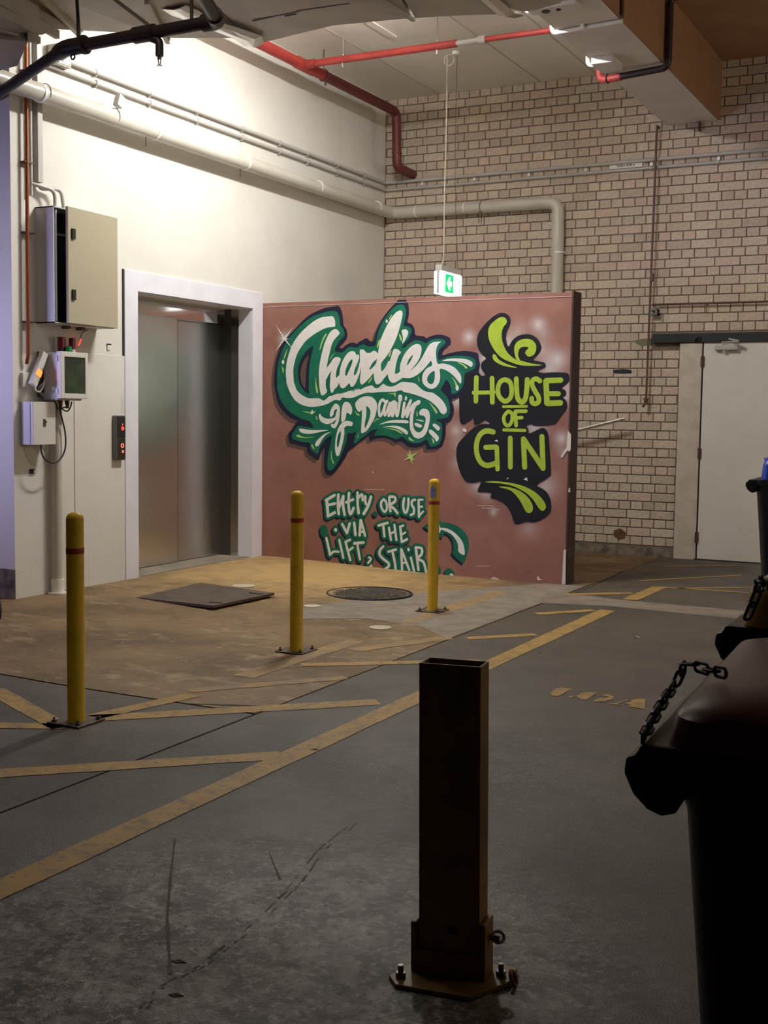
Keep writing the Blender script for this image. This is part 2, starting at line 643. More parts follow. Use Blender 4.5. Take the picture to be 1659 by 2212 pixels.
def flat_poly(mb, pts, z):
    """thin flat print on the floor, following its level"""
    loops = [[(p[0], p[1]) for p in pts]]
    V, T = triangulate(loops)
    mb.add([(v.x, v.y, zf(v.x) + z) for v in V], T)


def strip(mb, a, b, w, z=.002, n=10, jit=0.0):
    a, b = Vector(a[:2]), Vector(b[:2])
    d = (b - a).normalized()
    nn = Vector((-d.y, d.x)) * w / 2
    v = []
    for i in range(n + 1):
        p = a.lerp(b, i / n)
        j = nn * (1 + random.uniform(-jit, jit))
        for q in (p + j, p - j): v.append((q.x, q.y, zf(q.x) + z))
    mb.add(v, [(2 * i, 2 * i + 1, 2 * i + 3, 2 * i + 2) for i in range(n)])


# trench patch across the road and pale apron by the partition
mb = MB()
flat_poly(mb, [(2.9, -3.40), (3.55, -3.24), (4.4, -3.30), (9, -3.42), (9, -3.02), (4.4, -2.93), (3.5, -2.90), (2.9, -2.75)], .0012)
tag(mb.build('trench_patch', 'trench_patch', floor), 'pale concrete patch strip across the lane')
mb = MB()
flat_poly(mb, [(2.1, -3.4), (2.6, -2.6), (2.75, -2.36), (3.07, -2.36), (3.07, -5.0), (2.75, -4.7), (2.3, -4.6), (1.9, -4.9), (1.7, -4.5)], .0010)
tag(mb.build('apron_patch', 'trench_patch', floor), 'greyish worn concrete patch')
# yellow markings
mb = MB(); strip(mb, (3.535, -15.5), (3.585, -3.42), .115, .0022, 40, .05)
mb.build('yellow_line', 'yellow_road_paint', floor)
mb = MB(); strip(mb, (3.585, -2.87), (3.60, -2.05), .115, .0022, 6, .05)
mb.build('yellow_line', 'yellow_road_paint', floor)
for a, b, w in (((2.55, -8.52), (3.53, -7.61), .11), ((2.42, -7.62), (3.45, -6.63), .11), ((2.70, -6.10), (3.50, -5.50), .085),
                ((3.16, -4.92), (3.48, -4.58), .085), ((3.21, -3.84), (3.50, -3.48), .085), ((3.10, -2.86), (3.50, -2.52), .085)):
    mb = MB(); strip(mb, a, b, w, .002, 10, .06)
    mb.build('hatch_line', 'yellow_road_paint', floor)
for a, b, w in (((1.75, -7.36), (2.50, -7.72), .10), ((2.48, -7.58), (2.62, -6.95), .10), ((1.5, -8.2), (2.5, -7.70), .09)):
    mb = MB(); strip(mb, a, b, w, .002, 10, .06)
    mb.build('hatch_line', 'yellow_road_paint', floor)
for a, b, w in (((3.62, -2.06), (4.6, -1.98), .05), ((3.29, -.72), (3.84, -.26), .05), ((3.36, -1.80), (4.02, -.97), .05), ((3.7, -2.1), (4.55, -1.45), .05)):
    mb = MB(); strip(mb, a, b, w, .002, 10, .06)
    mb.build('hatch_line', 'yellow_road_paint', floor)
for a, b, w in (((2.60, -4.6), (2.62, -3.0), .12), ((2.60, -6.5), (2.62, -5.35), .12), ((2.75, -5.6), (3.06, -4.95), .1), ((2.55, -6.9), (3.06, -6.25), .08)):
    mb = MB(); strip(mb, a, b, w, .0018, 10, .12)
    mb.build('faded_line', 'yellow_road_paint_faded', floor)
# worn stencil lettering
mb = MB()
s = 6.381
for pts in ([(120, 310), (200, 240), (290, 233), (430, 250), (360, 270), (240, 345), (150, 340)],
            [(360, 362), (400, 340), (452, 342), (400, 372)],
            [(480, 345), (560, 300), (660, 290), (765, 300), (700, 340), (605, 402), (520, 382)],
            [(830, 330), (920, 318), (990, 345), (985, 385), (930, 405), (820, 425), (705, 424), (780, 380), (900, 372), (930, 352), (845, 348)],
            [(925, 455), (1000, 445), (1180, 395), (1205, 398), (1040, 455), (1080, 462), (1075, 470), (1000, 462)],
            [(1130, 440), (1225, 430), (1250, 400), (1340, 380), (1432, 392), (1416, 525), (1300, 508), (1180, 488), (1245, 475)]):
    flat_poly(mb, [PF(1170 + a / s, 1450 + b / s)[:2] for a, b in pts], .002)
tag(mb.build('stencil_lettering', 'yellow_road_paint', floor), 'worn yellow stencilled letters')
# cracks / joints / scars on the floor
mb = MB()
strip(mb, (2.70, -7.11), (3.08, -6.95), .012, .0015, 8, .5)
strip(mb, PF(1165, 1410), PF(1165, 1412), .01, .0015)
mb.build('crack', 'joint_dark', floor)
mb = MB(); strip(mb, (3.15, -2.85), (3.07, -1.3), .012, .0015, 8, .4)
mb.build('crack', 'joint_dark', floor)
for pts, w in (([(378, 1812), (368, 1900), (361, 1985), (368, 2105)], .007), ([(580, 1838), (605, 1900)], .005)):
    mb = MB()
    q = [PF(*p)[:2] for p in pts]
    for a, b in zip(q, q[1:]): strip(mb, a, b, w, .0012, 8, .5)
    mb.build('scrape', 'scar_dark', floor)
for off in (0, 14):
    mb = MB()
    q = [PF(x + off, y)[:2] for x, y in ((760, 1775), (690, 1835), (620, 1925), (520, 2015), (430, 2085), (345, 2130), (300, 2180))]
    for a, b in zip(q, q[1:]):
        a, b = Vector(a), Vector(b)
        for k in range(5):
            if random.random() < .25: continue
            u0, u1 = (k + random.uniform(0, .2)) / 5, (k + random.uniform(.6, 1)) / 5
            jx = Vector((random.uniform(-.004, .004), random.uniform(-.004, .004)))
            strip(mb, a.lerp(b, u0) + jx, a.lerp(b, u1) + jx, random.uniform(.002, .006), .0012, 3, .6)
    mb.build('drag_mark', 'scar_dark', floor)

# ---- ceiling and beam
ceiling = MB().box((-3.2, -16, H), (9.2, .3, H + .25)).build('ceiling', 'ceiling_concrete')
tag(ceiling, kind='structure')
mb = MB().box((3.0, -16, 4.104), (3.475, .02, H + .01))
beam = mb.build('beam', 'beam_concrete', ceiling)
tag(MB().box((3.4751, -16, 4.108), (3.50, .02, H)).build('beam_face', 'brown_concrete', ceiling), 'brown side face of the beam')
tag(MB().box((3.50, -16, H - .012), (9.2, .02, H - .001)).build('brown_soffit', 'brown_concrete', ceiling), 'brown soffit')  # browner sheet under the ceiling right of the beam
for x in (.62, 1.72, 2.30):
    MB().box((x, -8, H - .003), (x + .012, 0, H)).build('panel_joint', 'ceiling_joint', ceiling)
MB().box((1.02, -8, H - .012), (1.09, -1.9, H)).build('panel_batten', 'ceiling_concrete', ceiling)

# ---- left wall with the lift opening and the pier end
mb = MB()
mb.box((-3, -5.43, -.02), (0, -4.117, H))
mb.box((-.8, -2.523, -.02), (0, .3, H))
mb.box((-.8, -4.117, 2.265), (0, -2.523, H))
wall_left = tag(mb.build('wall_left', 'plaster'), kind='structure')
MB().box((0, -4.83, .03), (.006, -4.265, 1.765)).build('render_patch', 'plaster', wall_left, bevel=.002)
MB().box((-3, -5.4306, -.02), (.002, -5.43, .25)).build('dark_base', 'plinth_concrete', wall_left)  # darker mottled band along the foot of the pier end

# ---- outer shell
tag(MB().box((9.0, -16, -.1), (9.2, .3, H)).build('wall_right', 'outer_wall'), kind='structure')
tag(MB().box((-4, -16.2, -.1), (9.2, -16, H)).build('wall_front', 'outer_wall'), kind='structure')
tag(MB().box((-4.2, -16, -.1), (-4, -5.43, H)).build('wall_side', 'outer_wall'), kind='structure')
wr = bpy.data.objects['wall_right']
MB().box((8.985, -16, .0), (9.0, .3, 1.25)).build('dado', 'outer_wall_brown', wr)
lp = thing('fill_panel', 'added cool white fill panel, unseen, on far right wall', 'light', (8.9, -7.3, 3.6))  # panel added for fill light, out of view
MB().box((8.93, -7.9, 3.4), (8.98, -6.7, 3.8)).build('diffuser', 'fill_panel_glow', lp)
MB().box((8.95, -7.95, 3.35), (8.998, -6.65, 3.85)).build('tray', 'pvc_white', lp)

# ---- back wall: mortar core, every brick real
wall_back = tag(MB().box((-.8, .008, -.02), (9.2, .3, H)).build('wall_back', 'mortar'), kind='structure')
tag(MB().box((2.95, -.012, -.02), (3.2, .02, .088)).box((.0, -.012, -.02), (2.95, .02, .088)).build('plinth', 'plinth_concrete', wall_back), 'rough dirty concrete plinth')
CP, BP, JT = .086, .2345, .0095
TONES = [tuple(c * 1.40 for c in t) for t in ((.415, .35, .278), (.40, .34, .275), (.43, .37, .295), (.385, .32, .25), (.44, .37, .285), (.405, .325, .26), (.43, .335, .27), (.36, .30, .24))]


def brick_geo(w, h):
    c = .003
    y0, y1, y2 = 0.0, .003, .012
    v, f = [], []
    for (dx, dz, y) in ((w / 2 - c, h / 2 - c, y0), (w / 2, h / 2, y1), (w / 2, h / 2, y2)):
        v += [(-dx, y, -dz), (dx, y, -dz), (dx, y, dz), (-dx, y, dz)]
    f.append((0, 1, 2, 3))
    for k in (0, 4):
        for i in range(4):
            f.append((k + i, k + 4 + i, k + 4 + (i + 1) % 4, k + (i + 1) % 4))
    return v, f


def colour_attr(me, cols):
    ca = me.color_attributes.new('Col', 'FLOAT_COLOR', 'CORNER')
    i = 0
    for p in me.polygons:
        for _ in p.loop_indices:
            c = cols[p.index]
            ca.data[i].color = (*c, 1)
            i += 1


bricks = []
k0 = 2.166
row = -24
while True:
    zt = k0 + CP * row
    row += 1
    if zt - CP < .07: continue
    if zt - CP > H - .02: break
    zb, z1 = zt - CP, min(zt, H - .001)
    stretcher = ((row - 1) % 2 == 0)
    shift = -.07 if zt < 1.3 else 0.0
    p = BP if stretcher else BP / 2
    x = (.2125 if stretcher else .2125 + .041) + shift + random.uniform(-.006, .006) - 3 * BP
    while x < 4.75:
        xa, xb = max(x, .003), min(x + p, 4.75)
        x += p
        if xb - xa < .02: continue
        if xa > 2.93 and zt < 2.14:
            if xa >= 3.19: continue
            if xb > 3.19: xb = 3.195
            if xb - xa < .02: continue
        if zt > 2.06 and zb < 2.145 and xa > 2.93: continue       # lintel
        if xb > 2.93 and xa < 2.93 and zt > 2.06 and zb < 2.145: xb = 2.935
        bricks.append((xa + JT / 2, xb - JT / 2, zb + JT / 2, z1 - JT / 2 if z1 == zt else z1))


def shown(b):
    a = project((b[0], 0, b[2])); c = project((b[1], 0, b[3]))
    cx_, cy_ = (a[0] + c[0]) / 2, (a[1] + c[1]) / 2
    if cx_ > 1650 or cy_ < 0: return 0
    if cx_ < 1250 and cy_ > 635: return 0
    X = (b[0] + b[1]) / 2
    if b[2] > 4.08 and 2.2 < X < 3.5 and cy_ < 262: return 0
    return abs((c[0] - a[0]) * (c[1] - a[1]))


order = sorted(range(len(bricks)), key=lambda i: -shown(bricks[i]))
single = set(order[:300])
CACHE = {}
JV, JF, JC = [], [], []
for i, b in enumerate(bricks):
    w, h = b[1] - b[0], b[3] - b[2]
    tone = random.randrange(len(TONES))
    dy = random.uniform(-.0015, .0015)
    loc = ((b[0] + b[1]) / 2, dy, (b[2] + b[3]) / 2)
    if i in single:
        key = (round(w, 2), round(h, 3), tone)
        if key not in CACHE:
            v, f = brick_geo(w, h)
            me = bpy.data.meshes.new('brick')
            me.from_pydata(v, [], f)
            colour_attr(me, [TONES[tone]] * len(f))
            me.materials.append(MATS['brick'])
            CACHE[key] = me
        o = bpy.data.objects.new('brick', CACHE[key])
        COL.objects.link(o)
        o.location = loc
        o.parent = wall_back
    else:
        v, f = brick_geo(w, h)
        k = len(JV)
        JV += [(a[0] + loc[0], a[1] + loc[1], a[2] + loc[2]) for a in v]
        JF += [tuple(q + k for q in ff) for ff in f]
        g = random.uniform(.94, 1.05)
        JC += [tuple(t * g for t in TONES[tone])] * len(f)
me = bpy.data.meshes.new('brickwork')
me.from_pydata(JV, [], JF)
colour_attr(me, JC)
me.materials.append(MATS['brick'])
bw = bpy.data.objects.new('brickwork', me)
COL.objects.link(bw)
bw.parent = wall_back
bw['kind'] = 'stuff'

# ---- service door on the back wall
door2 = tag(MB().box((3.425, -.02, .012), (4.36, .03, 2.062)).build('door_2', 'door_paint'), kind='structure')
MB().box((3.20, -.026, -.01), (3.41, .05, 2.058)).build('door_frame', 'door_frame_paint', door2, bevel=.004)
MB().box((4.37, -.026, -.01), (4.55, .05, 2.058)).build('door_frame', 'door_frame_paint', door2, bevel=.004)
MB().box((2.945, -.045, 2.060), (4.72, .05, 2.146)).build('lintel', 'lintel_steel', door2, bevel=.004)
MB().box((3.405, -.012, .0), (3.428, .05, 2.06)).build('jamb_gap', 'black_interior', door2)
MB().box((3.40, -.030, -.01), (4.4, .0, .012)).build('threshold', 'dark_steel', door2)
for z in (1.88, 1.015, .215):
    MB().tube([(3.416, -.032, z - .055), (3.416, -.032, z + .055)], .009, 10).box((3.40, -.03, z - .05), (3.435, -.022, z + .05)).build('hinge', 'brown_pipe', door2)
cl = MB().box((3.535, -.075, 1.985), (3.745, -.02, 2.03), .006).build('door_closer', 'closer_silver', door2)
MB().tube([(3.60, -.05, 2.03), (3.60, -.05, 2.055)], .012, 10).tube([(3.60, -.055, 2.055), (3.765, -.14, 2.058)], .009, 8).tube([(3.765, -.14, 2.064), (3.66, -.05, 2.088)], .009, 8).build('closer_arm', 'closer_silver', cl, smooth=True)
MB().tube([(3.62, -.076, 1.985), (3.62, -.05, 1.972)], .014, 10).build('closer_valve', 'chrome', cl, smooth=True)
mb = MB()
for (a, b), (c, d) in (((1500, 735), (1508, 728)), ((1508, 738), (1512, 728))):
    mb.tube([PB(a, b, -.05), PB(c, d, -.06)], .012, 6)
mb.build('broken_latch', 'black_plastic', door2)
# green-black smear left of the lintel and other wall marks
mb = MB()


def wall_poly(mb, pts, y):
    V, T = triangulate([[(PB(a, b, y).x, PB(a, b, y).z) for a, b in pts]])
    mb.add([(v.x, y, v.y) for v in V], T)


wall_poly(mb, [(1368, 737), (1385, 732), (1412, 731), (1412, 746), (1385, 748)], -.003)
mb.build('paint_smear', 'green_smear', wall_back)
mb = MB()
wall_poly(mb, [(1324, 799), (1345, 797), (1364, 799), (1364, 806), (1345, 807), (1325, 806)], -.004)
mb.build('grey_mark', 'lintel_steel', wall_back)
mb = MB()
wall_poly(mb, [(1326, 1146), (1340, 1141), (1352, 1150), (1350, 1163), (1336, 1166), (1326, 1158)], -.003)
mb.build('round_stain', 'rust', wall_back)

# ---- lift: surround, reveals, header, doors
lift = thing('door_1', None, None, (0, -3.3, 0), kind='structure')
mb = MB()
mb.box((-.005, -4.272, .04), (.014, -4.117, 2.418))
mb.box((-.005, -2.523, .03), (.014, -2.364, 2.418))
mb.box((-.005, -4.117, 2.265), (.014, -2.523, 2.418))
mb.build('lift_surround', 'white_trim', lift, bevel=.003)
MB().box((-.004, -4.290, .04), (.004, -4.272, 2.42)).build('surround_gap', 'black_interior', lift)
mb = MB()
mb.box((-.134, -2.530, .03), (-.002, -2.518, 2.265))
mb.box((-.134, -4.122, .03), (-.002, -4.110, 2.265))
mb.box((-.134, -4.117, 2.26), (-.002, -2.523, 2.272))
mb.build('reveal', 'white_trim', lift)
mb = MB()
mb.box((-.215, -2.532, .03), (-.134, -2.515, 2.265))
mb.box((-.215, -4.125, .03), (-.134, -4.108, 2.265))
mb.build('steel_jamb', 'satin_steel', lift)
mb = MB()
mb.box((-.34, -2.534, .03), (-.215, -2.515, 2.265))
mb.box((-.34, -4.125, .03), (-.215, -4.106, 2.265))
mb.build('dark_return', 'dark_steel', lift)
MB().prism([(-.31, 2.128), (-.2480, 2.128), (-.2515, 2.265), (-.31, 2.265)], 1, -4.117, -2.523).build('lift_header', 'header_steel', lift)
MB().box((-.345, -4.12, .055), (-.312, -3.19, 2.14)).build('door_panel', 'brushed_steel', lift)
MB().box((-.365, -3.3, .055), (-.338, -2.533, 2.14)).build('door_panel', 'brushed_steel_dark', lift)
MB().box((-.338, -3.19, .055), (-.312, -3.184, 2.14)).build('panel_edge', 'black_interior', lift)
MB().box((-.40, -4.12, .0), (-.01, -2.52, .050)).build('sill', 'trench_patch', lift)
MB().box((-.42, -4.13, .0), (-.38, -2.51, 2.3)).build('shaft_lining', 'black_interior', lift)

# ---- partition wall with the mural
part = thing('partition_wall', 'low brown partition wall covered in green and white painted lettering', 'wall', (1.46, -2.28, 0))
PY, PT = -2.36, 2.326


def mural_base():
    m = mat('mural_brown', (.30, .138, .104), .75, col2=(.25, .108, .080), nscale=3, bump=.25, bscale=150)
    layers(m, [((.36, .19, .155), 60, .55, .75, .4, (1, 1, .25)), ((.16, .085, .06), 5, .66, .76, .5, (1, 1, 1))])
    nt = m.node_tree
    b = nt.nodes['Principled BSDF']
    tc = nt.nodes.new('ShaderNodeNewGeometry')
    acc = None
    for px, py, r, st in SPOTS:
        P = PB(px, py, PY)
        d = nt.nodes.new('ShaderNodeVectorMath')
        d.operation = 'DISTANCE'
        d.inputs[1].default_value = P
        nt.links.new(tc.outputs['Position'], d.inputs[0])
        mr = nt.nodes.new('ShaderNodeMapRange')
        mr.inputs['From Min'].default_value = r * 1.25 / 212
        mr.inputs['From Max'].default_value = 0
        nt.links.new(d.outputs['Value'], mr.inputs['Value'])
        pw = nt.nodes.new('ShaderNodeMath')
        pw.operation = 'POWER'
        pw.inputs[1].default_value = 2.0
        nt.links.new(mr.outputs['Result'], pw.inputs[0])
        ml = nt.nodes.new('ShaderNodeMath')
        ml.operation = 'MULTIPLY'
        ml.inputs[1].default_value = st * 1.05
        nt.links.new(pw.outputs[0], ml.inputs[0])
        if acc is None:
            acc = ml.outputs[0]
        else:
            mx = nt.nodes.new('ShaderNodeMath')
            mx.operation = 'ADD'
            mx.use_clamp = True
            nt.links.new(acc, mx.inputs[0])
            nt.links.new(ml.outputs[0], mx.inputs[1])
            acc = mx.outputs[0]
    mx = nt.nodes.new('ShaderNodeMix')
    mx.data_type = 'RGBA'
    nt.links.new(acc, mx.inputs[0])
    nt.links.new(b.inputs['Base Color'].links[0].from_socket, mx.inputs[6])
    mx.inputs[7].default_value = (.66, .62, .60, 1)
    nt.links.new(mx.outputs[2], b.inputs['Base Color'])


SPOTS = [(615, 732, 20, .9), (1013, 728, 18, .75), (1162, 701, 20, .8), (1205, 776, 26, .75), (1098, 742, 26, .7), (1048, 774, 22, .75),
         (1185, 800, 34, .6), (1226, 836, 26, .55), (1222, 860, 22, .5), (988, 866, 20, .8), (985, 930, 20, .6), (1044, 800, 18, .7), (1060, 912, 16, .8),
         (1156, 921, 34, .8), (1213, 947, 20, .8), (1214, 975, 16, .3), (990, 1000, 24, .4), (1030, 1050, 24, .55), (1052, 1066, 22, .5), (1178, 1052, 34, .6),
         (1066, 1106, 12, .7), (1142, 1142, 28, .35), (990, 960, 22, .35), (1170, 756, 30, .45), (1120, 716, 26, .35), (1176, 720, 22, .3)]
mural_base()
MB().box((0, PY, .0), (2.905, -2.18, PT)).build('wall_panel', 'mural_brown', part)
MB().box((2.905, PY - .004, .30), (2.922, -2.172, PT + .012), .003).build('edge_channel', 'wood_brown', part)
tag(MB().box((2.905, PY + .004, .0), (2.920, -2.172, .30)).build('channel_stub', 'base_plate_steel', part), 'worn lower end of the edge channel')
MB().box((0.002, PY - .003, PT - .035), (2.905, PY, PT - .030)).build('top_seam', 'paint_haze', part)

CR = {'A': (560, 620, 3.318), '1': (590, 640, 8.295), '2': (740, 640, 8.295), '3': (860, 700, 8.295), '4': (590, 830, 8.295), '5': (740, 820, 8.295),
      '6': (840, 820, 8.295), 'D': (990, 660, 6.636), 'G': (980, 900, 6.636), 'E': (680, 1040, 9.759), 'U': (800, 1050, 7.213), 'P': (0, 0, 1.0)}


def parse(txt):
    """'1: x,y x,y 2: x,y' -> pixel points of the photo"""
    out, c = [], None
    for w in txt.split():
        if w.endswith(':'):
            c = CR[w[:-1]]
        else:
            x, y = w.split(',')
            out.append((c[0] + float(x) / c[2], c[1] + float(y) / c[2]))
    return out


def paint(name, m, depth, fills=(), strokes=(), off=(0, 0), label=None, sub=4):
    """flat paint film on the partition face; fills: list of [outline, hole..]; strokes: (points, width px, smooth)"""
    mb = MB()
    y = PY - .0007 * depth
    e = 0

    def W3(px, py):
        p = PB(px + off[0], py + off[1], PY)
        return (p.x, p.z)
    for fl in fills:
        loops = []
        for t in fl:
            pts = parse(t)
            pts = [W3(*p) for p in pts]
            loops.append([(q.x, q.y) for q in smoothpts([(a, b, 0) for a, b in pts], sub, True)])
        V, T = triangulate(loops)
        mb.add([(v.x, y - e * 2e-6, v.y) for v in V], T)
        e += 1
    for txt, w, sm in strokes:
        pts = [W3(*p) for p in parse(txt)]
        if sm: pts = [(q.x, q.y) for q in smoothpts([(a, b, 0) for a, b in pts], 6, False)]
        hw = w / 2 / 215.0
        for i, p in enumerate(pts):
            p = Vector(p)
            k = 12
            mb.add([(p.x + hw * math.cos(2 * math.pi * j / k), y - e * 2e-6, p.y + hw * math.sin(2 * math.pi * j / k)) for j in range(k)], [tuple(range(k))])
            e += 1
            if i:
                a = Vector(pts[i - 1])
                d = (p - a)
                if d.length < 1e-6: continue
                d.normalize()
                n = Vector((-d.y, d.x)) * hw
                mb.add([((a + n).x, y - e * 2e-6, (a + n).y), ((p + n).x, y - e * 2e-6, (p + n).y), ((p - n).x, y - e * 2e-6, (p - n).y), ((a - n).x, y - e * 2e-6, (a - n).y)], [(0, 1, 2, 3)])
                e += 1
    o = mb.build(name, m, part)
    if label: o['label'] = label
    return o

NAVY = ("1: 1180,180 1235,290 1255,430 1265,520 1310,590 1330,680 1320,760 1260,840 1195,905 1235,935 1300,880 1370,840 1430,830 1505,850 "
        "2: 290,820 350,790 430,750 500,805 560,790 600,640 690,450 780,310 880,190 960,110 1000,66 1070,62 1140,66 1180,150 1190,330 1165,460 1240,500 1290,580 1305,690 1380,710 1460,720 1510,750 1580,715 "
        "3: 700,190 800,195 860,215 930,255 940,370 850,430 790,555 930,520 1080,490 1220,480 1340,500 1430,530 1450,640 1470,720 1450,830 1440,1000 1300,1200 1110,1290 1040,1330 960,1355 "
        "6: 1160,480 1165,560 1140,680 1090,760 1020,785 1020,850 1015,1000 980,1130 950,1200 890,1235 800,1250 680,1250 660,1170 600,1190 500,1215 400,1215 330,1195 260,1130 200,1110 120,1135 "
        "5: 880,1090 800,1060 700,1050 600,1060 490,1100 480,1060 470,1010 400,1060 300,1130 180,1230 110,1280 60,1380 0,1480 "
        "4: 1180,1490 1100,1590 1030,1630 960,1620 930,1570 910,1450 915,1300 915,1150 870,1220 840,1290 800,1360 700,1300 610,1220 600,1130 500,1110 400,1080 295,1045 275,890 340,810 420,680 440,650 380,640 280,580 180,480 100,370 50,200 20,0 "
        "1: 20,1450 40,1250 70,1100 110,970 170,850 240,750 300,680 380,600 500,470 650,340 800,260 950,205 1080,185")
CHOLE = "1: 640,1060 560,1140 520,1230 495,1330 490,1450 510,1560 4: 520,0 575,80 580,0 1: 585,1500 590,1350 612,1200"
GREEN = ("1: 1090,265 1150,290 1190,400 1210,530 1260,590 1280,700 1200,790 1140,880 1110,970 1210,1010 1270,990 1330,930 1400,905 1500,920 1560,880 "
         "2: 390,860 430,890 520,900 590,880 610,790 640,650 700,500 800,340 900,220 1000,155 1080,150 1130,210 1135,330 1100,500 1110,530 1190,550 1240,610 1220,690 1180,770 1100,860 1072,915 1110,925 1200,850 1300,790 1380,790 1450,820 1500,840 1560,800 "
         "3: 680,265 790,270 850,310 830,370 760,430 720,520 720,600 740,640 860,600 1000,570 1180,570 1300,590 1380,640 1395,720 1370,800 1280,850 1200,890 1190,1000 1150,1130 1060,1230 960,1250 950,1150 920,1060 860,1000 820,1070 770,1180 840,1260 900,1350 930,1480 "
         "6: 1100,560 1080,640 1040,680 860,715 870,745 950,800 950,1000 930,1100 880,1170 800,1195 740,1190 720,1150 690,1080 640,1090 560,1130 450,1140 350,1110 280,1050 240,1020 180,1050 130,1070 "
         "5: 860,1030 750,1000 620,1000 570,1000 600,940 640,890 550,900 480,940 400,1010 320,1070 215,1150 "
         "4: 1465,950 1480,850 1420,880 1340,880 1320,1000 1280,1130 1220,1280 1150,1420 1060,1530 1000,1540 975,1480 975,1380 1000,1200 1050,940 980,960 900,1040 840,1130 800,1250 730,1210 670,1150 660,1050 560,1040 430,1010 355,980 345,900 380,840 450,745 560,760 720,775 650,660 560,640 430,580 300,490 200,390 130,270 90,120 "
         "1: 75,1659 80,1300 110,1130 180,930 270,780 380,640 520,500 700,370 850,310 1000,270")
GHOLE = "1: 720,890 690,1050 660,1200 645,1400 640,1600 4: 640,90 638,180 530,80 480,0 1: 470,1550 450,1400 460,1250 520,1100 600,980"
CSTROKE = ("1: 1070,360 1105,410 1115,480 1105,545 980,560 880,600 740,680 600,790 520,890 450,1000 410,1100 370,1270 365,1420 380,1560 4: 390,0 420,90 470,155 530,200 620,245 680,255 820,250 900,292 960,260 1010,215 1060,205 1150,170 1210,170 1270,155 1340,130 1420,125 1480,85 1550,90 "
           "5: 100,207 200,210 250,170 320,180 380,150 440,125 530,105 580,150 640,150 690,110 730,75 800,115 880,125 960,100 1060,45 1200,50 1310,75 1370,130 1430,180 1500,215 1600,230 "
           "6: 830,260 930,340 1000,430 1035,510 1040,560 1020,600 980,620 930,590 880,510 800,430 700,360 560,300 400,250 270,220 240,195 190,195 140,210 "
           "5: 960,215 700,220 540,235 440,235 330,265 200,320 90,330 0,320 4: 1200,290 1120,280 1050,310 980,350 850,390 720,405 600,395 480,350 400,290 340,210 290,110 250,0 "
           "1: 240,1500 230,1400 235,1270 260,1120 300,990 340,880 420,750 520,630 640,520 760,430 880,375 1000,362")
paint('mural_shadow', 'paint_shadow', 1, fills=[[NAVY]], off=(-6, 7), label='soft dark brown sprayed shadow of the green script')
paint('navy_outline', 'paint_navy', 2, fills=[[NAVY, CHOLE]], label='navy outline of the green script')
paint('green_ground', 'paint_green', 3, fills=[[GREEN, GHOLE]], label='emerald green body of the script')
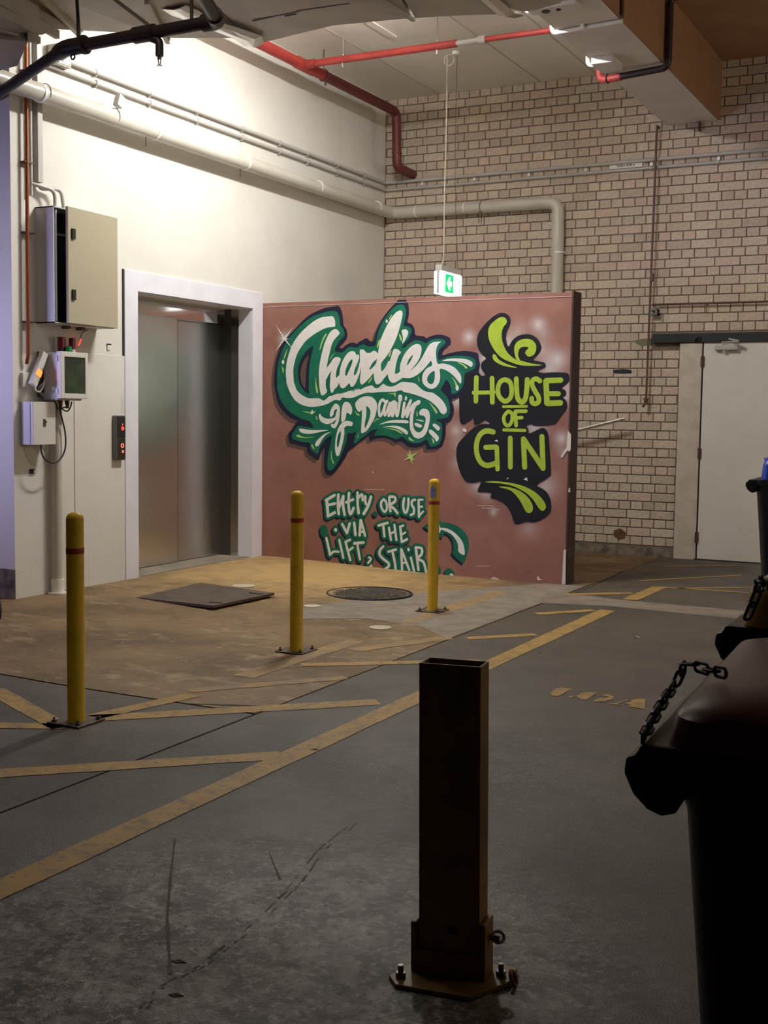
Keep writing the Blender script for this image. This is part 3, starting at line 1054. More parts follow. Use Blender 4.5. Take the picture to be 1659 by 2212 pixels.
paint('script_lettering', 'paint_white', 4, label='large white script words', fills=[
    [CSTROKE],
    ["1: 1130,590 1180,630 1195,665 1150,720 1090,790 1050,880 1020,1000 980,1170 957,1330 955,1450 945,1560 950,1640 4: 970,120 940,170 890,200 860,180 835,80 1: 825,1500 822,1350 840,1200 870,1050 910,890 950,780 1000,680 1060,610"],
    ["1: 955,1310 1020,1210 1080,1120 1130,1090 1180,1095 1215,1125 1190,1200 1150,1290 1130,1380 1130,1450 1140,1458 1200,1410 1205,1500 1150,1620 4: 1110,80 1060,155 1030,110 1020,0 1: 1028,1500 1030,1420 1045,1340 990,1420 955,1480"],
    ["2: 180,985 225,1000 255,1060 270,1045 293,1050 298,1110 270,1190 228,1290 207,1370 213,1422 250,1385 285,1290 312,1180 330,1250 310,1370 270,1480 230,1570 185,1620 145,1610 122,1560 60,1620 0,1650 -50,1590 -55,1450 -40,1300 0,1170 60,1060 120,1000",
     "2: 175,1130 120,1180 75,1270 52,1350 52,1415 75,1420 110,1350 150,1260 178,1180"],
    ["2: 318,960 385,960 430,1010 500,1012 565,975 620,1010 645,1080 612,1130 560,1170 510,1240 485,1318 550,1270 605,1200 650,1110 720,1150 640,1280 540,1400 440,1510 360,1578 325,1560 315,1480 330,1350 330,1250 315,1180 312,1050"],
    ["2: 1040,255 1072,272 1077,330 1050,470 1010,620 960,760 900,890 840,1000 780,1090 700,1190 690,1280 700,1335 718,1338 770,1270 830,1160 880,1200 820,1370 740,1480 680,1555 620,1578 585,1540 565,1450 565,1380 590,1280 615,1150 640,1000 660,880 700,740 760,600 850,430 940,310 1000,265"],
    ["2: 920,950 980,948 1025,975 1047,1012 1005,1070 970,1180 950,1290 945,1388 1000,1372 1080,1310 1160,1240 1230,1300 1120,1430 1020,1500 950,1540 890,1548 840,1500 815,1420 810,1350 840,1200 880,1060"],
    ["2: 1340,855 1395,875 1418,940 1405,1040 1360,1150 1290,1250 1205,1340 1120,1425 1060,1380 1032,1330 1032,1250 1060,1150 1110,1040 1180,950 1260,880", "2: 1260,1050 1220,1090 1180,1150 1155,1235 1180,1220 1220,1160 1255,1090"],
    ["3: 775,318 730,350 695,420 680,510 685,600 715,712 800,705 900,725 1000,770 1080,850 1130,940 1135,1020 1118,1065 1060,1000 1000,930 900,850 800,806 748,815 757,950 740,1040 690,1120 620,1160 560,1155 490,1110 440,1040 435,950 460,870 520,790 610,740 590,660 540,720 440,830 330,920 230,965 160,970 90,955 150,880 240,820 330,740 420,620 500,470 560,370 640,325 720,315",
     "3: 650,840 580,880 530,950 525,1020 560,1065 615,1075 650,1010 660,920"],
    ["2: 1060,620 1110,595 1150,600 1178,640 1165,710 1120,790 1072,845 1085,740"],
    ["3: 790,660 900,625 1040,615 1200,625 1300,660 1340,710 1315,768 1240,730 1140,690 1000,665 880,665"],
    ["4: 840,525 870,570 940,610 1030,615 1110,590 1130,520 1150,450 1100,470 1080,550 1030,585 1020,520 1050,430 1100,360 1140,350 1190,400 1200,500 1190,600 1170,690 1120,780 1070,780 1035,740 1060,705 1095,715 1135,630 1060,690 970,715 890,690 840,640 820,570"],
    ["4: 1310,315 1370,340 1410,410 1420,490 1390,548 1355,520 1320,510 1310,560 1290,640 1230,675 1225,560 1235,440 1260,350"],
    ["4: 1400,670 1430,690 1410,748 1340,745 1280,780 1280,880 1260,1000 1230,1130 1190,1260 1150,1285 1125,1240 1112,1150 1120,1000 1145,870 1180,770 1240,690 1320,655", "4: 1215,840 1170,900 1150,1000 1145,1100 1165,1130 1190,1050 1212,950"],
    ["4: 480,795 540,802 700,820 990,820 850,855 700,885 580,885 500,860 470,820"],
    ["4: 1040,855 960,900 890,980 830,1080 785,1115 755,1080 790,1010 870,930 960,875"],
    ["5: 420,298 520,310 590,370 620,450 610,560 570,700 510,810 440,910 370,955 335,945 340,800 350,660 345,545 300,580 250,520 230,440 260,380 330,325", "5: 425,480 470,500 500,560 495,650 460,760 410,865 400,800 425,640 430,550"],
    ["5: 1385,370 1400,400 1380,440 1330,470 1290,550 1270,660 1265,780 1280,870 1320,930 1370,945 1420,920 1460,850 1490,740 1485,680 1450,645 1400,640 1375,600 1400,545 1460,520 1530,545 1565,620 1565,720 1540,850 1500,960 1440,1030 1360,1055 1290,1030 1240,960 1210,870 1205,740 1215,620 1250,500 1290,420 1340,375"],
    ["5: 1140,290 1160,340 1130,380 1115,345"],
    ["5: 655,810 760,760 900,725 1050,722 1160,730 1180,780 1050,780 900,775 760,785"],
    ["5: 725,855 830,830 950,825 1050,850 1140,900 1175,950 1150,985 1060,920 950,870 830,850"],
    ["5: 1310,715 1400,720 1450,735 1445,755 1380,740"], ["5: 1300,780 1340,780 1425,820 1395,860 1300,825"],
    ["6: 800,790 840,795 910,850 915,885 880,915 845,885 790,825"], ["6: 740,895 780,910 850,970 895,1030 890,1080 850,1110 820,1060 720,945"],
], strokes=[
    ("5: 765,400 715,360 665,440 655,560 675,650 720,590 760,470 800,385", 5.2, True), ("5: 790,390 750,540 762,640 800,560 850,420", 4.8, True),
    ("5: 900,400 860,480 840,560 830,650 880,560 935,390", 4.8, True), ("5: 935,390 895,520 895,655 930,560 965,420", 4.8, True),
    ("5: 965,420 960,560 980,650 1010,520 1035,320", 5.2, True), ("5: 1035,310 1035,350", 8.5, False), ("5: 1110,420 1090,560 1078,670 1150,530 1225,375", 5.2, True),
    ("5: 1225,380 1170,530 1155,665 1200,560 1280,440 1370,400", 5.2, True)])
LIME = ["1: 955,665 960,690 900,800 850,950 835,950 865,830 910,720", "1: 1105,1022 1060,1075 1022,1145 1028,1110 1060,1055", "1: 770,1440 778,1560 800,1659 4: 808,150 785,155 765,60 1: 760,1560",
        "1: 262,940 225,1080 195,1130 200,1080 235,990", "1: 160,1240 175,1280 195,1300 185,1390 172,1340", "2: 1020,672 1050,710 1068,780 1050,800 1020,720", "2: 685,770 665,850 625,920 620,890 650,800", "2: 890,330 870,380 835,420 850,370",
        "2: 880,970 865,1040 840,1090 832,1060 850,1000", "2: 535,1440 515,1500 470,1560 465,1545 500,1480", "3: 380,920 372,960 390,1030 372,1020 360,965", "3: 1070,690 1130,700 1230,760 1245,795 1200,790 1180,755",
        "3: 955,940 1020,1010 1060,1080 1080,1120 1060,1200 1035,1120 1010,1030", "3: 560,1400 630,1470 690,1540 705,1590 680,1600 640,1530", "4: 530,480 620,492 700,500 765,480 740,515 690,545 660,520 590,505", "4: 770,560 790,590 800,640 775,620",
        "4: 425,912 470,905 510,935 600,950 750,940 620,965 500,958 430,940", "4: 690,1080 710,1085 745,1150 725,1160 690,1110", "4: 1052,1180 1055,1290 1075,1370 1100,1415 1080,1418 1045,1340 1040,1250", "4: 1470,470 1500,510 1550,545 1540,565 1500,545",
        "4: 1540,850 1535,900 1525,960 1515,950", "5: 810,238 900,245 955,235 945,330 930,275 880,260", "5: 1330,560 1350,610 1345,665 1330,640", "5: 770,870 900,880 1010,910 1085,965 1040,960 930,905", "5: 1190,1025 1225,1050 1285,1108 1225,1090 1195,1075",
        "6: 770,1040 805,1080 820,1110 800,1150 785,1100", "5: 555,775 590,720 625,695 660,715 615,720 580,750"]
paint('lime_accents', 'paint_pale_lime', 5, fills=[[t] for t in LIME], label='thin lime highlight strokes', sub=3)
# sparkles: crossed tapering rays
SP = []
for cx, cy, rays in ((615, 732, ((-20, -32), (20, -28), (-20, 27), (18, 22), (4, -10), (10, 0), (-10, -2))),):
    for dx, dy in rays:
        n = (-dy, dx)
        L = math.hypot(dx, dy)
        k = 1.9 / L
        SP.append("P: %.1f,%.1f %.1f,%.1f %.1f,%.1f" % (cx + n[0] * k, cy + n[1] * k, cx + dx, cy + dy, cx - n[0] * k, cy - n[1] * k))
paint('sparkle', 'paint_white', 6, fills=[[t] for t in SP], label='white starburst sparkle', sub=1)
SP = []
for cx, cy, rays in ((887, 987, ((-16, 8), (18, -11), (-2, -17), (5, 17), (10, 8), (-9, -8))),):
    for dx, dy in rays:
        n = (-dy, dx)
        k = 3.2 / math.hypot(dx, dy)
        SP.append("P: %.1f,%.1f %.1f,%.1f %.1f,%.1f" % (cx + n[0] * k, cy + n[1] * k, cx + dx, cy + dy, cx - n[0] * k, cy - n[1] * k))
paint('sparkle', 'paint_pale_lime', 6, fills=[[t] for t in SP], label='pale green sparkle', sub=1)
SP = []
for cx, cy, r in ((612, 782, 5), (836, 694, 4), (988, 838, 6), (675, 890, 4.5)):
    SP.append("P: %.1f,%.1f %.1f,%.1f %.1f,%.1f %.1f,%.1f" % (cx - r * .6, cy, cx, cy - r, cx + r * .6, cy, cx, cy + r))
paint('sparkle', 'paint_white', 6, fills=[[t] for t in SP], label='small white glints on the green', sub=4)

BLACK = ("D: 650,105 720,140 750,210 735,290 695,380 685,480 720,590 770,510 850,440 960,412 1060,425 1150,490 1190,590 1160,680 1075,770 1130,795 1230,815 1255,860 1230,895 1140,935 1210,965 1350,958 1500,960 1580,980 1590,1070 1540,1130 1480,1185 1530,1210 1545,1250 1530,1290 1500,1315 1550,1370 1555,1470 1490,1560 1430,1640 "
         "G: 1450,105 1300,130 1150,130 1130,110 1050,130 1075,190 1085,240 1180,200 1270,160 1330,190 1360,270 1370,400 1385,600 1395,800 1380,850 1300,910 1190,985 1270,1030 1350,1100 1390,1200 1395,1340 1340,1420 1230,1490 1130,1515 1040,1505 910,1545 860,1500 830,1400 790,1320 720,1240 620,1190 530,1160 545,1100 450,1085 355,1080 350,1040 395,930 300,950 200,940 140,880 90,780 50,640 40,520 60,400 130,310 220,220 320,140 420,105 520,105 450,50 370,100 300,115 290,60 285,20 230,60 150,110 100,90 85,0 "
         "D: 15,1400 20,1280 90,1230 90,1000 150,980 230,975 290,960 340,1010 385,990 345,930 325,870 345,810 400,755 340,700 290,620 270,520 280,430 320,350 400,250 500,160 580,115")
paint('black_ground', 'paint_black', 6, fills=[[BLACK]], label='black cut-out shape behind the lime words', sub=3)
paint('lime_lettering', 'paint_lime', 7, label='lime green words and scrolls on black', fills=[
    ["D: 640,165 690,195 695,250 650,310 625,400 635,510 670,610 720,690 790,750 860,790 900,790 1050,830 1200,855 1000,865 870,850 750,810 640,760 560,690 490,590 445,490 430,390 450,300 500,240 580,180"],
    ["D: 870,790 830,760 805,650 815,570 860,510 950,478 1050,490 1110,550 1120,620 1090,700 1020,735 970,700 965,660 1010,605 950,590 890,610 865,670 865,730 890,790"],
    ["D: 500,700 540,710 580,770 660,820 760,860 850,890 760,885 640,860 550,815 500,765"],
    ["G: 450,940 560,925 720,935 900,965 1050,1015 1180,1090 1280,1190 1325,1280 1310,1330 1270,1350 1220,1310 1150,1200 1050,1100 930,1030 820,985 650,955"],
    ["G: 650,1005 760,1005 900,1040 1020,1110 1100,1200 1140,1300 1125,1360 1080,1382 1030,1350 970,1230 890,1120 800,1050"]],
    strokes=[("D: 262,1035 255,1370", 9, False), ("D: 487,1045 492,1385", 9, False), ("D: 222,1250 512,1245", 7, False),
             ("D: 672,1060 740,1095 768,1190 755,1310 690,1370 630,1350 580,1280 572,1180 610,1090 672,1060", 8.5, True),
             ("D: 835,1052 840,1200 855,1330 915,1385 965,1330 985,1200 990,1062", 9, True),
             ("D: 1172,1082 1120,1050 1068,1075 1062,1140 1105,1230 1152,1310 1155,1375 1110,1410 1060,1385 1055,1330", 8.5, True),
             ("D: 1260,1085 1275,1400", 10, False), ("D: 1265,1078 1470,1070", 9.5, False), ("D: 1275,1265 1440,1265", 8.5, False), ("D: 1285,1402 1465,1396", 10, False),
             ("D: 648,1449 980,1445", 5, False),
             ("P: 1098,888.5 1106,893 1107,906 1102,917 1095,919 1089.5,911 1089.5,899 1098,888.5", 6.5, True),
             ("P: 1113.5,891 1115.5,919", 7, False), ("P: 1114,888.5 1136.5,888", 6.5, False), ("P: 1116,903 1128,902", 6, False), ("G: 722,190 1025,198", 5.5, False),
             ("G: 570,220 480,203 400,240 350,320 328,430 345,560 400,660 490,700 605,668", 9.5, True), ("G: 462,440 610,435", 9, False), ("G: 622,440 633,750", 8.5, False),
             ("G: 815,308 817,720", 9, False), ("G: 1003,320 1022,722", 9.5, False), ("G: 1005,320 1285,740", 9.5, False), ("G: 1268,288 1285,740", 9.5, False)])
paint('white_gaps', 'paint_white', 7, fills=[["G: 585,345 630,330 638,362"], ["G: 755,890 785,870 785,895"], ["G: 1005,900 1050,868 1065,920"]], label='small white triangles', sub=1)

# entry lettering
ES = [("E: 240,395 420,290", 5.6, 0), ("E: 255,400 285,730", 6.2, 0), ("E: 290,495 430,465", 5.2, 0), ("E: 280,732 425,655", 5.6, 0),
      ("E: 500,280 492,490 508,680", 6.0, 0), ("E: 512,560 605,310", 5.6, 0), ("E: 605,310 600,500 632,700", 5.6, 1),
      ("E: 725,245 715,500 752,685 822,560", 5.6, 1), ("E: 665,440 810,380", 5.2, 0), ("E: 905,240 908,480 928,665", 5.6, 1), ("E: 925,340 1000,275 1012,395", 5.2, 1),
      ("E: 1068,315 1068,430 1092,480", 5.2, 1), ("E: 1188,325 1130,510 1035,680", 5.8, 1),
      ("E: 582,900 680,1085 742,885", 5.4, 0), ("E: 835,875 860,1125", 5.6, 0), ("E: 970,820 948,1135", 5.4, 0), ("E: 975,820 1020,980 1062,1140", 5.2, 1), ("E: 960,1062 1025,1062", 4, 0),
      ("E: 443,1012 444,1025", 6.2, 0),
      ("E: 208,1095 262,1250 325,1545", 5.2, 1), ("E: 325,1545 400,1480 508,1482", 4.6, 1), ("E: 520,1230 605,1608", 4.8, 0), ("E: 650,1275 752,1655", 5, 0), ("E: 655,1272 750,1228", 4.8, 0), ("E: 705,1470 805,1392", 4.2, 0),
      ("E: 838,1305 1030,1285", 5.6, 0), ("E: 900,1322 955,1640", 4.8, 0), ("E: 1145,1600 1188,1632 1128,1718", 4.2, 1),
      ("U: 208,205 170,260 180,340 225,400 262,345 248,250 208,205", 4.6, 1), ("U: 300,170 300,290 317,392", 4.8, 1), ("U: 305,165 380,172 388,235 312,298 372,352 424,420", 5.2, 1),
      ("U: 530,192 515,300 536,405 570,400 594,300 596,195", 4.6, 1), ("U: 700,212 655,230 648,290 680,345 678,425 632,448", 4.4, 1),
      ("U: 755,215 757,340 760,478", 4.6, 0), ("U: 758,215 818,210", 3.6, 0), ("U: 760,327 812,320", 3.6, 0), ("U: 765,462 826,395", 3.8, 0),
      ("U: 132,615 272,572", 5, 0), ("U: 205,605 222,780", 5, 0), ("U: 293,650 325,838", 4.6, 0), ("U: 378,602 410,840", 4.6, 0), ("U: 320,740 395,702", 4, 0),
      ("U: 468,630 480,740 492,870", 4.8, 0), ("U: 468,635 518,612", 4, 0), ("U: 485,760 548,722", 4, 0), ("U: 492,872 576,826", 4.4, 0),
      ("U: 205,940 158,990 146,1062 200,1130 285,1200 288,1250 242,1285", 5, 1), ("U: 285,1022 402,988", 4.6, 0), ("U: 346,1012 385,1190 397,1290", 5, 0),
      ("U: 485,985 498,1300", 4.8, 0), ("U: 488,985 550,1150 608,1305", 4.6, 0), ("U: 502,1198 572,1192", 3.8, 0), ("U: 635,1115 685,1328", 4.6, 0), ("U: 596,982 600,995", 5, 0),
      ("U: 712,962 752,1300", 5, 0), ("U: 712,955 800,970 802,1058 742,1128 828,1180 862,1285 872,1340", 4.8, 1)]
GE = [(t, w + 9.5, s) for t, w, s in ES] + [("U: 75,435 78,437", 10, 0), ("U: 1225,1350 1250,1375", 17, 0), ("U: 1060,1280 1075,1330", 8, 0), ("E: 190,1010 205,1090", 17, 0)]
ARG = "U: 1045,470 1085,500 1100,560 1250,580 1400,650 1500,760 1535,900 1510,1060 1460,1190 1420,1190 1280,1060 1290,1000 1290,880 1240,780 1170,735 1140,760 1130,810 1060,780 960,720 835,628 950,560"
paint('dark_edge', 'paint_navy', 2, fills=[[ARG]], strokes=GE, off=(-3.5, 4.5), label='dark drop edge of the entry words', sub=3)
paint('green_halo', 'paint_green', 3, fills=[[ARG]], strokes=GE, label='green halo around the entry words', sub=3)
paint('entry_lettering', 'paint_white', 4, strokes=ES + [("U: 1262,1385 1280,1395", 6, 0)], label='white hand-painted directions and arrow', sub=3, fills=[
    ["U: 1060,608 1088,612 1090,645 1200,660 1320,730 1420,840 1465,960 1465,1075 1375,1020 1370,920 1330,830 1250,740 1110,680 1090,722 1050,722 900,655 960,610"]])
paint('chip', 'chip_white', 8, sub=1, label='bare white chips and torn lining', fills=[
    ["P: 1227,930 1234,938 1233,972 1229,976 1224,968"], ["P: 1225,965 1231,966 1215,989 1211,986"], ["P: 1229,1055 1232,1053 1232,1064 1228,1062"],
    ["P: 1218,1187 1223,1187 1222,1262 1214,1262"], ["P: 999,927 1004,925 1009,929 1007,934 1001,932"], ["P: 803,1218 807,1226 811,1228 809,1233 797,1231 797,1224"],
    ["P: 1160,1247 1164,1244 1166,1250 1172,1252 1162,1254"], ["P: 1061,1249 1068,1246 1078,1250 1078,1255 1070,1252 1062,1256"], ["P: 804,1017 808,1020 807,1023"]])
mb = MB()
for (a, b), (c, d) in (((788, 1056), (830, 1057)), ((1030, 1091), (1066, 1092)), ((1040, 1096), (1080, 1100)), ((1028, 1222), (1058, 1222))):
    p, q = PB(a, b, PY), PB(c, d, PY)
    mb.add([(p.x, PY - .0006, p.z), (q.x, PY - .0006, q.z), (q.x, PY - .0006, q.z - .006), (p.x, PY - .0006, p.z - .005)], [(0, 1, 2, 3)])
mb.build('scuff', 'paint_haze', part)

# ================================================================== PIPES AND SERVICES
# big white drain pipe
dp = thing('drain_pipe', 'thick white drain pipe running along both walls and down behind the partition', 'pipe', (.15, -3, 3.46))
zc = 3.462
za_ = 3.479
MB().tube(fillet([(.128, -7.6, za_), (.128, -.075, za_ - .02), (1.97, -.075, zc - .012), (1.985, -.075, .02)], .12, 8), .060, 20).build('pipe_run', 'pvc_white', dp, smooth=True)
for y in (-6.4, -5.28, -4.06, -2.83, -1.61, -.42):
    MB().tube([(.128, y - .012, za_ - .01), (.128, y + .012, za_ - .01)], .064, 20).build('joint_ring', 'pvc_bright', dp, smooth=True)
for x in (.42, .97):
    MB().tube([(x - .008, -.075, zc - .004), (x + .008, -.075, zc - .004)], .0625, 20).build('joint_ring', 'pvc_bright', dp, smooth=True)
MB().tube([(1.984, -.075, 2.95), (1.984, -.075, 2.966)], .0625, 20).build('joint_ring', 'pvc_bright', dp, smooth=True)
for c, ax in (((.128, -5.24, za_), (0, 1, 0)), ((.128, -4.53, za_ - .002), (0, 1, 0)), ((1.155, -.075, zc - .006), (1, 0, 0))):
    MB().torus(c, ax, .0615, .003, 20, 6).build('cable_tie', 'black_plastic', dp, smooth=True)
for y in (-4.16, -2.9):
    MB().tube([(.128, y, za_ - .05), (.128, y, za_ - .14)], .003, 6).build('hanging_tie', 'black_plastic', dp)
for x in (1.14, 1.17):
    MB().tube([(x, -.11, zc - .05), (x - .012, -.09, zc - .17)], .003, 6).build('hanging_tie', 'black_plastic', dp)
sp = thing('sensor', 'small grey sensor box perched on the white drain pipe', 'sensor', (.138, -4.48, 3.562))
mb = MB()
mb.box((-.025, -.03, -.045), (.025, .03, .045), .005)
o = mb.build('sensor_body', 'cabinet_grey', sp, loc=(0, 0, 0))
o.matrix_parent_inverse = Matrix.Identity(4)
o.location = (0, 0, .035)
o.rotation_euler = (-.35, 0, 0)
# two slim conduits
for nm, z, lab in (('upper', 3.785, 'upper slim grey conduit along the white and brick walls'), ('lower', 3.71, 'lower slim grey conduit along the white and brick walls')):
    t = thing('conduit', lab, 'conduit', (.03, -2.5, z), 'twin conduits above the drain pipe')
    MB().tube(fillet([(.03, -5.18 if nm == 'lower' else -4.98, z), (.03, -.03, z), (4.75, -.03, z + .012)], .03, 5), .0165 if nm == 'upper' else .0145, 12).build('conduit_run', 'pvc_grey', t, smooth=True)
    for y in (-4.6, -3.98, -3.37, -2.72, -2.12, -1.63, -1.06, -.51):
        MB().tube([(.03, y - .012, z), (.03, y + .012, z)], .021, 12).box((.0, y - .004, z - .03), (.03, y + .004, z - .012)).build('saddle', 'pvc_grey', t, smooth=True)
    for x in (.45, 1.04, 1.63, 2.22, 2.87, 3.5):
        MB().tube([(x - .009, -.03, z + x * .002), (x + .009, -.03, z + x * .002)], .021, 12).build('saddle', 'pvc_grey', t, smooth=True)
for x in (.45, 1.04, 1.63, 2.22, 2.87, 3.5):
    tg = MB().box((x - .013, -.022, 3.735), (x + .013, -.012, 3.772), .003).build('conduit_clip', 'pvc_bright')
    tag(tg, {.45: 'leftmost white wall clip between the twin conduits, under the dim red pipe end', 1.04: 'white wall clip between the twin conduits just right of the hanging cord',
             1.63: 'white wall clip between the twin conduits, third from the left', 2.22: 'white wall clip between the twin conduits left of the tape label',
             2.87: 'white wall clip between the twin conduits beside the brown water pipe', 3.5: 'rightmost white wall clip between the twin conduits'}[x], 'clip', 'white clips between the twin conduits')
lbl = MB().box((2.46, -.0165, 3.738), (2.78, -.0155, 3.782)).build('tape_label', 'tape_white')
tag(lbl, 'strip of white tape with scrawled marks behind the conduits', 'label')
mb = MB()
for i in range(17):
    x = 2.53 + i * .0105 + random.uniform(-.002, .002)
    if i in (8,): continue
    z0, z1 = 3.747 + random.uniform(0, .006), 3.770 + random.uniform(-.004, .006)
    mb.box((x, -.0172, z0), (x + .0032, -.0165, z1))
    mb.box((x, -.0172, z1 - .004 - random.choice((0, .008))), (x + .008, -.0165, z1 - random.choice((0, .001))))
mb.build('marker_scrawl', 'ink', lbl)
MB().box((2.46, -.004, 3.690), (2.78, -.003, 3.700)).build('tape_strip', 'tape_white', lbl)
# junction box at the conduits' end
jb = thing('junction_box', 'white square junction box at the left end of the conduits', 'junction box', (.05, -4.98, 3.79))
MB().box((0, -5.07, 3.72), (.09, -4.93, 3.86), .006).build('box_body', 'pvc_white', jb)
MB().box((.09, -5.06, 3.73), (.098, -4.94, 3.85), .003).tube([(.098, -5.0, 3.79), (.103, -5.0, 3.79)], .05, 20).build('box_lid', 'pvc_bright', jb)
for a, b in ((-5.048, 3.742), (-4.952, 3.742), (-5.048, 3.838), (-4.952, 3.838)):
    MB().tube([(.097, a, b), (.101, a, b)], .006, 8).build('screw', 'dark_steel', jb)
# vertical pipes beside the pier edge
t = thing('copper_pipe', 'thin rusty red copper pipe down the left edge of the white wall', 'pipe', (.04, -5.315, 2))
MB().tube([(.04, -5.31, 4.6), (.04, -5.325, 1.72), (.025, -5.325, 1.66)], .0125, 10).build('pipe_run', 'copper', t, smooth=True)
for z in (3.9, 3.62, 3.02, 2.55, 1.95):
    MB().box((.0, -5.34, z - .008), (.045, -5.255, z + .002)).build('bracket', 'brown_pipe', t)
t = thing('conduit', 'slim pale conduit between the copper pipe and the grey riser', 'conduit', (.03, -5.27, 3), 'riser conduits by the cabinet')
MB().tube([(.03, -5.27, 4.6), (.03, -5.27, 2.80)], .012, 10).build('conduit_run', 'pvc_white', t, smooth=True)
MB().tube(fillet([(.03, -5.27, 2.88), (.055, -5.22, 2.875), (.085, -5.10, 2.86), (.085, -5.095, 2.74)], .05, 6), .014, 10).build('flex_tail', 'pvc_white', t, smooth=True)
t = thing('riser_duct', 'grey square riser trunking dropping to the electrical cabinet', 'trunking', (.03, -5.2, 3.5))
MB().box((0, -5.222, 2.90), (.05, -5.172, 4.6), .004).build('trunking', 'pvc_grey', t)
MB().tube(fillet([(.03, -5.197, 2.93), (.03, -5.19, 2.86), (.08, -5.03, 2.88), (.09, -5.015, 2.735)], .05, 6), .014, 10).build('flex_tail', 'pvc_white', t, smooth=True)
t = thing('downpipe', 'white downpipe reaching the floor under the small boxes', 'pipe', (.06, -5.075, .05))
MB().tube([(.055, -5.07, 1.40), (.055, -5.075, .05)], .037, 16).build('pipe_run', 'pvc_white', t, smooth=True)
MB().tube([(.055, -5.075, .045), (.055, -5.075, .15)], .046, 18).tube([(.055, -5.075, .046), (.055, -5.075, .056)], .07, 18).build('foot', 'pvc_bright', t, smooth=True)

# red fire main and branch
t = thing('fire_main', 'thick red fire pipe under the ceiling dropping down the corner', 'pipe', (.31, -3, 4.40))
MB().tube([(.31, -7.5, 4.42), (.31, -1.86, 4.42)], .048, 18).build('pipe_run', 'red_pipe', t, smooth=True)
tag(MB().tube(fillet([(.31, -1.86, 4.42), (.31, -.36, 4.42), (.325, -.36, 3.865), (.335, .0, 3.855)], .08, 8), .0475, 18).build('pipe_run', 'red_pipe_dim', t, smooth=True), 'dim red length dropping down the corner, its shade put into the colour')  # same red pipe, its dimness put into a darker colour
MB().tube([(.322, -.36, 4.0), (.322, -.36, 4.015)], .053, 18).build('coupling', 'red_pipe_dim', t, smooth=True)
MB().tube([(.31, -2.02, 4.42), (.31, -2.30, 4.42)], .054, 18).tube([(.31, -2.19, 4.42), (.43, -2.19, 4.42)], .038, 16).build('tee', 'red_pipe', t, smooth=True)
MB().torus((.31, -1.83, 4.42), (0, 1, 0), .051, .007, 18, 6).tube([(.31, -1.83, 4.465), (.31, -1.83, 4.65)], .006, 8).tube([(.33, -1.83, 4.36), (.33, -1.83, 4.33)], .012, 8).build('hanger', 'brown_pipe', t, smooth=True)
t = thing('fire_branch', 'thin red fire branch crossing to the beam with a grey coupling', 'pipe', (1.7, -2.2, 4.40))
MB().tube([(.42, -2.19, 4.42), (1.80, -2.205, 4.415)], .031, 14).build('pipe_run', 'red_pipe', t, smooth=True)
tag(MB().tube([(1.80, -2.205, 4.415), (2.02, -2.208, 4.414)], .021, 14).build('bare_length', 'pvc_grey', t, smooth=True), 'bare grey pipe length')
MB().tube([(2.0, -2.208, 4.414), (2.05, -2.208, 4.414)], .034, 14).torus((2.055, -2.208, 4.414), (1, 0, 0), .030, .007, 16, 6).build('union', 'pvc_grey', t, smooth=True)
MB().tube([(2.05, -2.208, 4.414), (3.0, -2.215, 4.41)], .023, 14).build('pipe_run', 'red_pipe', t, smooth=True)
for x in (.72, 1.62):
    MB().tube([(x, -2.2, 4.44), (x, -2.2, 4.65)], .005, 6).tube([(x, -2.2, 4.385), (x, -2.2, 4.35)], .011, 8).build('hanger', 'satin_steel', t)
t = thing('fire_pipe', 'red pipe crossing under the beam then climbing its brown side', 'pipe', (3.2, -1.95, 4.05))
MB().tube(fillet([(2.945, -1.93, 4.30), (2.945, -1.93, 4.055), (3.535, -2.06, 4.055), (3.535, -2.06, 4.58), (5.6, -2.06, 4.585)], .06, 6), .0275, 14).build('pipe_run', 'dark_red_pipe', t, smooth=True)  # one red pipe: shade under the beam put into the darker colour
tag(MB().tube(fillet([(2.945, -1.93, 4.31), (2.945, -1.93, 4.054), (3.14, -1.973, 4.054)], .06, 6), .030, 14).build('elbow', 'red_pipe', t, smooth=True), 'elbow end in the lit red, the light put into its colour')
MB().torus((3.02, -1.947, 4.055), (1, -.22, 0), .032, .006, 16, 6).build('clamp', 'black_plastic', t, smooth=True)

# small conduit, box and fitting under the beam
t = thing('conduit', 'white conduit elbow crossing under the beam', 'conduit', (3.2, -3.15, 4.09))
MB().tube(fillet([(2.965, -3.13, 4.3), (2.965, -3.13, 4.088), (3.50, -3.19, 4.088)], .045, 6), .015, 10).build('conduit_run', 'pvc_bright', t, smooth=True)
MB().box((3.2, -3.20, 4.07), (3.222, -3.14, 4.104)).build('saddle', 'pvc_bright', t)
MB().tube([(3.515, -3.25, 4.60), (3.515, -3.25, 4.09)], .014, 10).build('drop', 'brown_pipe', t, smooth=True)
t = thing('junction_box', 'white box with conduit elbow under the beam by the red elbow', 'junction box', (3.1, -2.25, 4.08))
MB().box((3.03, -2.42, 4.045), (3.20, -2.15, 4.104), .006).build('box_body', 'exit_housing', t)
MB().tube(fillet([(2.965, -2.30, 4.3), (2.965, -2.30, 4.075), (3.05, -2.30, 4.075)], .04, 6), .017, 10).build('elbow', 'pvc_bright', t, smooth=True)
t = thing('emergency_light', 'white fitting with two dark sockets under the beam end of the duct', 'light', (3.1, -3.62, 4.09))
MB().box((2.99, -3.72, 4.07), (3.34, -3.60, 4.104), .01).build('fitting_body', 'exit_housing', t)
for x in (3.11, 3.20):
    MB().tube([(x, -3.66, 4.071), (x, -3.66, 4.062)], .028 if x < 3.15 else .016, 16).build('socket', 'black_plastic', t, smooth=True)
